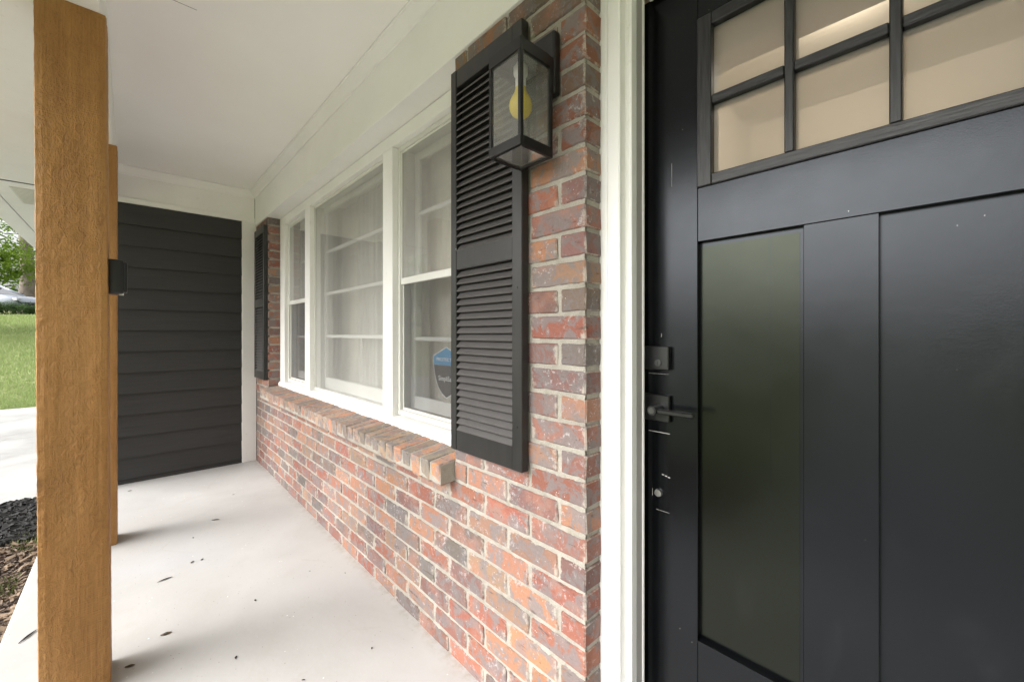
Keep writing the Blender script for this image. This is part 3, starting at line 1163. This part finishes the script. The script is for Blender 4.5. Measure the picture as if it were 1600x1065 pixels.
curtain('sheer white curtain with soft folds behind the middle picture window', -2.62, -1.86, 1.09, .022, .075, 'sheer_fabric', seed=1)
curtain('added flat beige drape brightening the panes behind the sheer curtain of the picture window', -3.10, -1.84, 1.16, .006, .16, 'beige_fabric', seed=15)  # drape added to make the dark panes paler
curtain('flat beige curtain behind the sash window nearest the front door', -1.80, -1.20, 1.12, .008, .12, 'beige_fabric', seed=5)
curtain('narrow pale curtain with folds behind the sash window nearest the siding', -3.66, -3.28, 1.08, .02, .08, 'sheer_fabric', seed=9)

# rooms behind the window and the door
bm = bmesh.new()
bx(bm, -4.19, -4.15, 0.94, 4.4, 0, 2.38)
bx(bm, -0.98, -0.94, 0.94, 4.4, 0, 2.38)
bx(bm, -4.149, -0.981, 4.36, 4.40, 0, 2.38)
tag(mesh_obj('interior_wall', bm, 'interior_paint'), kind='structure')
bm = bmesh.new()
bx(bm, -4.19, -0.94, 0.931, 4.4, -0.04, -0.001)
tag(mesh_obj('interior_floor', bm, 'interior_wood'), kind='structure')
bm = bmesh.new()
bx(bm, -4.19, -0.94, 1.061, 4.4, 2.381, 2.42)
tag(mesh_obj('interior_ceiling', bm, 'white_ceiling'), kind='structure')

HX0, HX1, HY1 = -0.86, 1.5, 2.85
bm = bmesh.new()
bx(bm, HX0 - .04, HX0, 1.06, HY1, 0, 2.42)
bx(bm, HX1, HX1 + .04, 1.06, HY1, 0, 2.42)
bx(bm, HX0 - .04, HX1 + .04, HY1 + .001, HY1 + .04, 0, 2.42)
bx(bm, HX0 + .001, HX1 - .001, 1.60, 1.72, 2.157, 2.42)              # dropped header across the hall
tag(mesh_obj('hall_wall', bm, 'hall_paint'), kind='structure')
bm = bmesh.new()
bx(bm, HX0 - .04, HX1 + .04, 1.06, HY1 + .04, 2.421, 2.46)
tag(mesh_obj('hall_ceiling', bm, 'hall_paint'), kind='structure')
bm = bmesh.new()
bx(bm, HX0 - .04, HX1 + .04, 1.06, HY1 + .04, -.06, -.02)
tag(mesh_obj('hall_floor', bm, 'interior_wood'), kind='structure')
# the lit ceiling lamp whose glow shows through the door lites
lamp = thing('hall_lamp', 'lit round ceiling lamp glowing in the hall behind the door lites', 'lamp', (-0.26, 1.98, 2.42))
bm = bmesh.new()
cyl(bm, (-.26, 1.98, 2.405), (-.26, 1.98, 2.4205), .09, .09, 24)
mesh_obj('lamp_base', bm, 'white_trim', lamp)
ld = bpy.data.lights.new('hall_light', 'POINT')
ld.energy = 5.6
ld.color = (1.0, 0.91, 0.78)
ld.shadow_soft_size = 0.07
lo = bpy.data.objects.new('hall_light', ld)
C.objects.link(lo)
lo.parent = lamp
lo.location = (0, 0, -.10)

# security sticker on the glass of the near sash window
SX, SYY = -1.474, 0.992
stk = thing('security_sticker', 'blue and dark grey shield sticker on the glass beside the black shutter', 'sticker', (SX, SYY, .95))


def shield(bm, s, y, top=True, bottom=True):
    L = [(-.100, 1.021), (-.098, .984)]
    curve = [(-.098, .984), (-.092, .950), (-.079, .915), (-.060, .885), (-.034, .862), (0, .846)]
    if top:
        p = [(0, 1.060), (-.100, 1.021), (-.098, .9845), (.098, .9845), (.100, 1.021)]
        bm.faces.new([bm.verts.new((SX + a * s, y, .955 + (b - .955) * s)) for a, b in p])
    if bottom:
        p = curve + [(-a, b) for a, b in curve[-2::-1]]
        bm.faces.new([bm.verts.new((SX + a * s, y, .955 + (b - .955) * s)) for a, b in p])


bm = bmesh.new()
shield(bm, 1.05, SYY + .001)
mesh_obj('sticker_border', bm, 'sticker_white', stk)
bm = bmesh.new()
shield(bm, 1, SYY, True, False)
mesh_obj('upper_field', bm, 'sticker_blue', stk)
bm = bmesh.new()
shield(bm, 1, SYY, False, True)
mesh_obj('lower_field', bm, 'sticker_dark', stk)


def lettering(name, body, size, x, y, z, mat, parent, width=None):
    cu = bpy.data.curves.new(name, 'FONT')
    cu.body = body
    cu.size = size
    cu.align_x = 'CENTER'
    cu.align_y = 'CENTER'
    cu.extrude = .0002
    cu.resolution_u = 3
    tmp = bpy.data.objects.new(name, cu)
    C.objects.link(tmp)
    dg = bpy.context.evaluated_depsgraph_get()
    me = bpy.data.meshes.new_from_object(tmp.evaluated_get(dg))
    bpy.data.objects.remove(tmp)
    me.materials.clear()
    me.materials.append(M[mat])
    xs_ = [v.co.x for v in me.vertices]
    s = width / (max(xs_) - min(xs_)) if width else 1
    for v in me.vertices:
        v.co = Vector((v.co.x * s, -v.co.z, v.co.y))
    o = bpy.data.objects.new(name, me)
    C.objects.link(o)
    o.parent = parent
    o.location = Vector((x, y, z)) - Vector(parent.location)
    return o


lettering('lettering', 'PROTECTED', .0205, SX, SYY - .001, 1.008, 'sticker_white', stk, .148)
lettering('lettering', 'SimpliSafe', .030, SX, SYY - .001, .926, 'sticker_white', stk, .118)


# ================================================================== shutters
def make_shutter(x0):
    root = thing('shutter', 'large black louvred shutter between the window and the wall lantern', 'shutter', (x0 + .17, WY, .735), 'black shutters beside the window')
    Z0_, Z1_ = .735, 1.993
    x1 = x0 + .341
    yf, yb = .789, .8165
    box('stile', x0, x0 + .030, yf, yb, Z0_, Z1_, 'shutter_paint', root, .002)
    box('stile', x1 - .040, x1, yf, yb, Z0_, Z1_, 'shutter_paint', root, .002)
    for a, b in ((Z0_, .803), (1.331, 1.395), (1.934, Z1_)):
        box('rail', x0 + .0305, x1 - .0405, yf + .002, yb, a, b, 'shutter_paint', root, .0015)
    box('backing', x0 + .0305, x1 - .0405, yb - .002, yb + .0005, .80, 1.936, 'dark_gap', root, 0)
    first = None
    for a, b in ((.803, 1.331), (1.395, 1.934)):
        n = 23
        p = (b - a) / n
        for k in range(n):
            z = a + p * (k + .5)
            if first is None:
                bm = bmesh.new()
                prism(bm, [(-.009, -p * .62), (-.0115, -p * .50), (.010, p * .52), (.0125, p * .40)], 'x', -.1345, .1345)
                first = mesh_obj('slat', bm, 'slat_sheen_paint', root, False, (0, 0, 0))
                s = first
            else:
                s = first.copy()
                C.objects.link(s)
            s.location = Vector((x0 + .165, yf + .0125, z)) - Vector(root.location)
            s.rotation_euler = (random.uniform(-.03, .03), random.uniform(-.003, .003), 0)
    bm = bmesh.new()
    for x, z in ((x1 - .02, .86), (x1 - .02, 1.86), (x1 - .02, 1.25)):
        cyl(bm, (x, yf - .0015, z), (x, yf + .004, z), .004, .004, 10)
    mesh_obj('screw', bm, 'shutter_paint', root)
    return root


sh = make_shutter(-1.146)
copy_tree(sh, (-4.124 + .17, WY, .735 + .01), 'far black louvred shutter in the corner against the dark siding')

# ================================================================== wall lantern
lan = thing('wall_lantern', 'black box wall lantern with clear glass and a yellow bulb', 'lantern', (-.751, WY, 1.70))
lx0, lx1, ly0, ly1, lz0, lz1 = -.810, -.692, .675, .790, 1.570, 1.826
box('back_plate', -.812, -.690, .792, .8185, 1.737, 1.902, 'black_metal', lan, .006)
box('arm', -.775, -.727, .760, .7925, 1.800, 1.8255, 'black_metal', lan, .003)
b_ = .0105
for x in (lx0, lx1 - b_):
    for y in (ly0, ly1 - b_):
        box('corner_bar', x, x + b_, y, y + b_, lz0, lz1, 'black_metal', lan, .0012)
for z0, z1 in ((lz0 - .001, lz0 + .024), (lz1 - .030, lz1 + .001)):
    bm = bmesh.new()
    bx(bm, lx0 + .0005, lx1 - .0005, ly0 - .0008, ly0 + .009, z0, z1, .001)
    bx(bm, lx0 + .0005, lx1 - .0005, ly1 - .009, ly1 + .0008, z0, z1, .001)
    bx(bm, lx0 - .0008, lx0 + .009, ly0 + .0095, ly1 - .0095, z0, z1, .001)
    bx(bm, lx1 - .009, lx1 + .0008, ly0 + .0095, ly1 - .0095, z0, z1, .001)
    mesh_obj('rim', bm, 'black_metal', lan)
box('cap', lx0 + .009, lx1 - .009, ly0 + .009, ly1 - .009, lz1 - .012, lz1 + .004, 'black_metal', lan, .002)
for (a, b, c, d) in ((lx0 + .008, ly0 + .005, lx1 - .008, ly0 + .005), (lx0 + .008, ly1 - .005, lx1 - .008, ly1 - .005),
                     (lx0 + .005, ly0 + .008, lx0 + .005, ly1 - .008), (lx1 - .005, ly0 + .008, lx1 - .005, ly1 - .008)):
    bm = bmesh.new()
    bm.faces.new([bm.verts.new(p) for p in ((a, b, lz0 + .02), (c, d, lz0 + .02), (c, d, lz1 - .026), (a, b, lz1 - .026))])
    mesh_obj('glass_pane', bm, 'lantern_glass', lan)
bm = bmesh.new()
bm.faces.new([bm.verts.new(p) for p in ((lx0 + .009, ly0 + .009, lz0 + .004), (lx1 - .009, ly0 + .009, lz0 + .004), (lx1 - .009, ly1 - .009, lz0 + .004), (lx0 + .009, ly1 - .009, lz0 + .004))])
mesh_obj('glass_pane', bm, 'lantern_glass', lan)
bc = (-.751, .7325, 1.703)
bm = bmesh.new()
lathe(bm, bc, [(0, -.031), (.012, -.0295), (.0215, -.023), (.028, -.012), (.030, 0), (.0285, .011), (.024, .021), (.0175, .032), (.0145, .042), (.0135, .048)], 28)
bulb = mesh_obj('bulb', bm, 'bulb_yellow', lan, True)
bm = bmesh.new()
lathe(bm, bc, [(.0136, .047), (.0136, .078), (.0178, .079), (.0185, .083), (.0185, .098), (.016, .101), (.010, .112), (0, .112)], 24)
mesh_obj('socket', bm, 'porcelain', lan, True)

# ================================================================== door frame and door
DY = 1.000
frm = thing('door_frame', 'white door casing and jamb between the brick corner and the black door', 'door frame', (XC, .883, 0))
JP = [(-.622, .93), (-.622, .888), (-.6115, .884), (-.606, .8835), (-.601, .8855), (-.598, .8815), (-.592, .8825), (-.588, .8805), (-.558, .8805), (-.5545, .8835), (-.5545, .9065)]
bm = bmesh.new()
prism(bm, JP + [(-.5545, .93)], 'z', 0.0, 2.10)
mesh_obj('casing', bm, 'white_trim', frm)
bm = bmesh.new()
prism(bm, [(-.5545, .9068), (-.549, .9068), (-.546, .9085), (-.5395, .9068), (-.537, .909), (-.537, .93), (-.5545, .93)], 'z', 0.0, 2.0)
mesh_obj('jamb_bead', bm, 'white_trim', frm)
bm = bmesh.new()
prism(bm, [(-.62, .9302), (-.538, .9302), (-.538, .9565), (-.5325, .9565), (-.5325, .9610), (-.5480, .9625), (-.5480, .990), (-.62, .990)], 'z', 0.0, 2.02)
mesh_obj('jamb', bm, 'white_trim', frm)
bm = bmesh.new()
prism(bm, [(-.538, .956), (-.5335, .956), (-.5335, .952), (-.538, .952)], 'z', 0.0, 1.99)
bm.free()
box('grey_strip', -.5378, -.5362, .9312, .9558, 0.003, 1.979, 'strip_grey', frm, 0)  # thin grey strip along the jamb face
box('head_jamb', -.5317, .30, .9302, .990, 1.981, 2.03, 'white_trim', frm, .002)
box('head_bead', -.5365, .30, .9068, .9298, 1.996, 2.05, 'white_trim', frm, .003)
box('head_casing', -.5540, .36, .8805, .9065, 2.012, 2.10, 'white_trim', frm, .003)
box('side_jamb', .272, .36, .8805, .99, 0, 2.011, 'white_trim', frm, .003)
box('threshold', -.531, .2715, .90, 1.05, 0.001, 0.022, 'brushed_steel', frm, .004)

door = thing('front_door', 'black craftsman front door with six small lites above two tall panels', 'door', (-.145, DY, .025))
DB, DT = .026, 1.995
box('stile', -.590, -.4146, DY, DY + .042, DB, DT, 'door_paint', door, .001)
box('stile', .1246, .268, DY, DY + .042, DB, DT, 'door_paint', door, .001)
box('rail', -.4141, .1241, DY, DY + .042, 1.3415, 1.4700, 'door_paint', door, .001)
box('rail', -.4141, .1241, DY, DY + .042, DB, .381, 'door_paint', door, .001)
box('rail', -.4141, .1241, DY, DY + .042, 1.8735, DT, 'door_paint', door, .001)
box('mullion', -.2026, -.0874, DY + .0004, DY + .042, .3815, 1.341, 'door_paint', door, .001)
for a, b, mt in ((-.4141, -.2031, 'door_reflection'), (-.0869, .1241, 'door_paint')):
    p = box('panel', a - .002, b + .002, DY + .016, DY + .036, .380, 1.3418, 'door_paint', door, 0)
    if mt == 'door_reflection':
        tag(p, 'panel with a painted greenish film on it')
        f = box('reflection_sheet', a + .0015, b - .0085, DY + .0153, DY + .0162, .392, 1.3305, 'door_reflection', p, 0)  # thin sheet that carries the painted green reflection
        box('reflection_line', -.2652, -.2642, DY + .0149, DY + .0156, .75, 1.33, 'door_paint', p, 0)  # dark line painted for an edge seen in the reflection
    bm = bmesh.new()
    prism(bm, [(DY + .0005, .3816), (DY + .0160, .3816), (DY + .0160, .389)], 'x', a + .0005, b - .0005)
    mesh_obj('panel_bevel', bm, 'door_paint', p)
# lite frame with muntins
bm = bmesh.new()
LX = [(-.3806, -.235), (-.218, -.0738), (-.0568, .088)]
LZ = [(1.4955, 1.6605), (1.6805, 1.8455)]
rect_frame(bm, -.4139, .1239, 1.4704, 1.8731, DY + .004, DY + .038, .030, .030, .022, .022, 0)
lf = mesh_obj('lite_frame', bm, 'door_grain', door)
for a, b in ((-.4141, -.3806), (.088, .1241)):
    box('frame_stile', a, b, DY - .007, DY + .0402, 1.4702, 1.8733, 'door_grain_upright', lf, .002)
for a, b in ((1.4702, 1.4955), (1.8455, 1.8733)):
    box('frame_rail', -.3804, .0878, DY - .0068, DY + .0402, a, b, 'door_grain', lf, .002)
for a, b in ((-.235, -.218), (-.0738, -.0568)):
    box('muntin', a, b, DY - .005, DY + .038, 1.496, 1.845, 'door_grain_upright', lf, .002)
for a, b in LX:
    box('muntin', a + .0003, b - .0003, DY - .0045, DY + .037, 1.6605, 1.6805, 'door_grain', lf, .002)
    for z0, z1 in LZ:
        pane('lite', a, b, z0, z1, DY + .012, 'lite_glass', lf)
        box('edge_glint', a + .0005, b - .0005, DY + .0135, DY + .020, z1 - .006, z1 - .0005, 'glint_grey', lf, .001)  # grey strip painted in for the reflection along the glass edge

# lock set
db = box('deadbolt', -.5450, -.4795, DY - .017, DY - .0005, 1.0285, 1.0885, 'black_metal', door, .002)
bm = bmesh.new()
cyl(bm, (-.507, DY - .0195, 1.046), (-.507, DY - .016, 1.046), .0085, .0085, 24)
kc = mesh_obj('keyway', bm, 'keyway_metal', db)
bm = bmesh.new()
bx(bm, -.5078, -.5062, DY - .0202, DY - .0194, 1.041, 1.050)
bx(bm, -.518, -.498, DY - .0176, DY - .0168, 1.0625, 1.0638)
mesh_obj('key_slot', bm, 'black_plastic', db)
hn = box('handle_rose', -.5460, -.4795, DY - .014, DY - .0005, .8965, .9645, 'black_metal', door, .002)
bm = bmesh.new()
cyl(bm, (-.503, DY - .014, .930), (-.503, DY - .040, .930), .011, .010, 20)
cyl(bm, (-.503, DY - .034, .930), (-.503, DY - .058, .930), .0115, .0115, 24)
bx(bm, -.498, -.4035, DY - .053, DY - .041, .923, .9355, .003)
lev = mesh_obj('lever', bm, 'black_metal', hn)
bm = bmesh.new()
cyl(bm, (-.503, DY - .0592, .930), (-.503, DY - .0578, .930), .0075, .0075, 20)
mesh_obj('keyway', bm, 'keyway_metal', hn)
bm = bmesh.new()
cyl(bm, (-.5135, DY - .006, .710), (-.5135, DY + .001, .710), .0092, .0105, 28)
mesh_obj('steel_button', bm, 'brushed_steel', door)
bm = bmesh.new()
for x0, x1, z0, z1 in ((-.541, -.484, .8655, .8668), (-.505, -.499, .758, .7602), (-.497, -.491, .7562, .7584), (-.489, -.483, .7544, .7566), (-.5312, -.5302, .698, .716),
                       (-.5065, -.5052, 1.112, 1.121), (-.479, -.4782, 1.49, 1.55), (-.541, -.487, 1.0165, 1.0171), (-.52, -.485, .665, .6656)):
    bx(bm, x0, x1, DY - .0004, DY + .0006, z0, z1)
mesh_obj('paint_scuff', bm, 'scuff_primer', door)

# ================================================================== siding wall
XF = -4.215
sw = thing('siding_wall', 'dark brown lap siding wall with white corner board at the end of the porch', 'wall', (XF, .3, 0))
nb = 13
ph = .1590
SYL = -.245
me_b = None
for k in range(nb + 1):
    z0 = 2.100 - ph * (k + 1)
    z1 = z0 + ph + .012
    z0 = max(z0, .002)
    z1 = min(z1, 2.104)
    if z1 - z0 < .03:
        continue
    bm = bmesh.new()
    prism(bm, [(XF + .0165, z0), (XF + .0165, z0 + .003), (XF + .0012, z1), (XF - .006, z1), (XF - .006, z0)], 'y', SYL, .7115)
    mesh_obj('siding_board', bm, 'siding_paint', sw)
box('corner_board', XF - .006, XF + .020, .712, .8185, 0.001, 2.100, 'white_trim', sw, .002)
box('backing', XF - .10, XF - .0065, SYL, .93, 0, 2.36, 'dark_gap', sw, 0)
box('garage_wall', -10.3, XF - .101, SYL + .001, 5.0, -.2, 2.36, 'siding_paint', sw, 0)
box('end_board', XF - .006, XF + .018, SYL - .02, SYL - .0005, 0.001, 2.09, 'white_trim', sw, .002)

# ================================================================== porch roof
roof = thing('porch_roof', 'white porch ceiling with header boards, mouldings, beam and eave', 'roof', (-1, .3, 2.2))
CZ = 2.372
box('ceiling_panel', -4.23, 3.2, -.066, WY + .06, CZ, CZ + .02, 'white_ceiling', roof, 0)
box('header_board', XF + .020, 3.2, WY - .012, 1.06, 2.0665, CZ - .0005, 'white_trim', roof, .002)
box('frieze_board', XF - .004, XF + .010, -.066, WY - .0125, 2.139, CZ - .0005, 'white_trim', roof, .001)
box('trim_board', XF - .004, XF + .022, -.066, WY - .0125, 2.1005, 2.1385, 'white_trim', roof, .002)
bm = bmesh.new()
y_ = WY - .0125
prism(bm, [(y_, CZ - .062), (y_ - .006, CZ - .060), (y_ - .009, CZ - .050), (y_ - .030, CZ - .022), (y_ - .036, CZ - .012), (y_ - .042, CZ - .010), (y_ - .042, CZ - .001), (y_, CZ - .001)], 'x', XF + .05, 3.2)
mesh_obj('crown_moulding', bm, 'white_trim', roof)
bm = bmesh.new()
x_ = XF + .0105
prism(bm, [(x_, CZ - .062), (x_ + .006, CZ - .060), (x_ + .009, CZ - .050), (x_ + .030, CZ - .022), (x_ + .036, CZ - .012), (x_ + .042, CZ - .010), (x_ + .042, CZ - .001), (x_, CZ - .001)], 'y', -.065, WY - .013)
mesh_obj('crown_moulding', bm, 'white_trim', roof)
box('beam', -9.0, 3.2, -.215, -.0665, 2.120, CZ + .02, 'white_trim', roof, .003)
sf = box('soffit', -9.0, 3.2, -.683, -.2155, 2.1225, 2.15, 'white_trim', roof, 0)
box('fascia_board', -9.0, 3.2, -.820, -.6875, 2.1210, 2.27, 'white_trim', roof, .003)
box('soffit_joint', -4.22, -4.20, -.682, -.216, 2.1205, 2.1228, 'dark_gap', sf, 0)
vt = box('soffit_vent', -4.86, -4.36, -.60, -.40, 2.1185, 2.1224, 'aluminium_trim', roof, 0)
for k in range(12):
    x = -4.84 + k * .04
    box('vent_slat', x, x + .022, -.59, -.41, 2.1150, 2.1186, 'aluminium_trim', vt, 0)
bm = bmesh.new()
bx(bm, -1.9915, -1.9885, -.06, .19, CZ - .0006, CZ + .0004)
mesh_obj('ceiling_seam', bm, 'strip_grey', roof)
bm = bmesh.new()
prism(bm, [(-.82, 2.2705), (-.82, 2.29), (2.4, 3.55), (5.2, 2.5), (5.2, 2.4705), (2.4, 3.5), (.0, 2.56)], 'x', -10.6, 3.3)
mesh_obj('shingle_roof', bm, 'roof_shingle', roof)
bm = bmesh.new()
bx(bm, -10.5, 3.2, -.0655, 5.0, 2.48, 2.50)
mesh_obj('attic_deck', bm, 'dark_gap', roof)
bm = bmesh.new()
bx(bm, .361, 3.2, .884, .93, 0.0, 2.065)
nw = mesh_obj('siding_wall', bm, 'siding_paint')
tag(nw, 'plain wall continuing to the far side of the front door', 'wall', None, 'thing')

# ================================================================== posts
def post_mesh(name, parent, seed, lean, ztop):
    w_ = .152
    n, m = 9, 150
    V = []
    idx = {}
    per = []
    for i in range(n):
        per.append((-.5 + i / n, -.5))
    for i in range(n):
        per.append((.5, -.5 + i / n))
    for i in range(n):
        per.append((.5 - i / n, .5))
    for i in range(n):
        per.append((-.5, .5 - i / n))
    for k in range(m + 1):
        z = ztop * k / m
        for (a, b) in per:
            ca = abs(a) > .49 and abs(b) > .49
            x, y = a * w_, b * w_
            if ca:
                x *= .965
                y *= .965
            d = .0014 * noise.noise(Vector((x * 40 + seed, y * 40, z * 22))) * .35 + .0010 * noise.noise(Vector((x * 130 + seed, y * 130, z * 60)))
            L = math.hypot(x, y)
            x += d * x / L * 1.4
            y += d * y / L * 1.4
            V.append((x, y + lean * z, z))
    P = len(per)
    F = [(k * P + i, k * P + (i + 1) % P, (k + 1) * P + (i + 1) % P, (k + 1) * P + i) for k in range(m) for i in range(P)]
    F.append(tuple(range(P))[::-1])
    F.append(tuple(range(m * P, m * P + P)))
    return sheet(name, V, F, 'stained_cedar', parent)


p1 = post_mesh('wooden_post', None, 3.0, -.0045, 2.1195)
p1.location = (-1.812 - .076, -.0467 - .074, 0.0005)
tag(p1, 'nearest rough sawn stained wooden porch post with the black camera on it', 'post', 'wooden porch posts')
p2 = post_mesh('wooden_post', None, 31.0, 0.0, 2.1195)
p2.location = (-3.026 - .076, -.050 - .0755, 0.0005)
tag(p2, 'farther stained wooden porch post mostly hidden behind the nearest one', 'post', 'wooden porch posts')

# small black camera on the inner face of the near post
cm = thing('security_camera', 'small black rounded camera with a silver button on the nearest post', 'camera', (-1.88, -.05, 1.31))
bm = bmesh.new()
bx(bm, -1.915, -1.845, -.056, -.014, 1.250, 1.362, .007)
mesh_obj('camera_body', bm, 'black_plastic', cm, True)
bm = bmesh.new()
bx(bm, -1.912, -1.848, -.0155, -.006, 1.256, 1.356, .004)
mesh_obj('face_plate', bm, 'black_metal', cm)
bm = bmesh.new()
cyl(bm, (-1.86, -.022, 1.246), (-1.86, -.022, 1.2525), .0075, .0075, 16)
mesh_obj('silver_button', bm, 'brushed_steel', cm)

# ================================================================== bits lying on the porch floor
def leaf(x, y, L, Wd, rot, mat, label, name='fallen_leaf', cat='leaf', group='leaf bits scattered on the porch floor'):
    bm = bmesh.new()
    n = 7
    top = []
    for i in range(n):
        u = i / (n - 1)
        wv = Wd * math.sin(math.pi * min(1, max(.04, u))) ** .8
        z = .0004 + .0016 * L / .06 * math.sin(u * 3.1)
        top.append([bm.verts.new(((u - .5) * L, s * wv / 2, z + (abs(s) * .0006))) for s in (-1, 0, 1)])
    for a, b in zip(top, top[1:]):
        for i in range(2):
            bm.faces.new((a[i], b[i], b[i + 1], a[i + 1]))
    bmesh.ops.solidify(bm, geom=bm.faces[:], thickness=.0008)
    o = mesh_obj(name, bm, mat, None, True, (x, y, .0012))
    o.rotation_euler = (0, 0, rot)
    return tag(o, label, cat, group)


SMALL = 'tiny dark leaf fragment lying on the pale porch floor'
leaf(-2.442, .117, .055, .010, 1.75, 'dark_leaf', 'long dark curled leaf on the floor beside the nearest post')
leaf(-3.016, .377, .045, .016, 1.0, 'dry_leaf', 'tan leaf lying in the middle of the porch floor')
leaf(-1.997, .099, .034, .016, 1.4, 'dry_leaf', 'small brown leaf on the floor near the foot of the nearest post')
leaf(-1.886, .0, .028, .013, 1.2, 'dry_leaf', 'brown scrap touching the foot of the nearest post')
leaf(-2.329, -.275, .075, .011, 2.6, 'dark_leaf', 'black twig on the outer edge of the porch floor', 'twig', 'twig', None)
for x, y, L in ((-2.835, .254, .017), (-2.536, .224, .022), (-2.532, .262, .018), (-1.992, .385, .016), (-1.686, .268, .016), (-3.99, .0, .026), (-3.405, .527, .018),
                (-1.932, .736, .010), (-2.061, .62, .009), (-1.405, .63, .012), (-1.427, .41, .012)):
    leaf(x, y, L, L * .45, random.random() * 3.1, 'dark_leaf', SMALL)
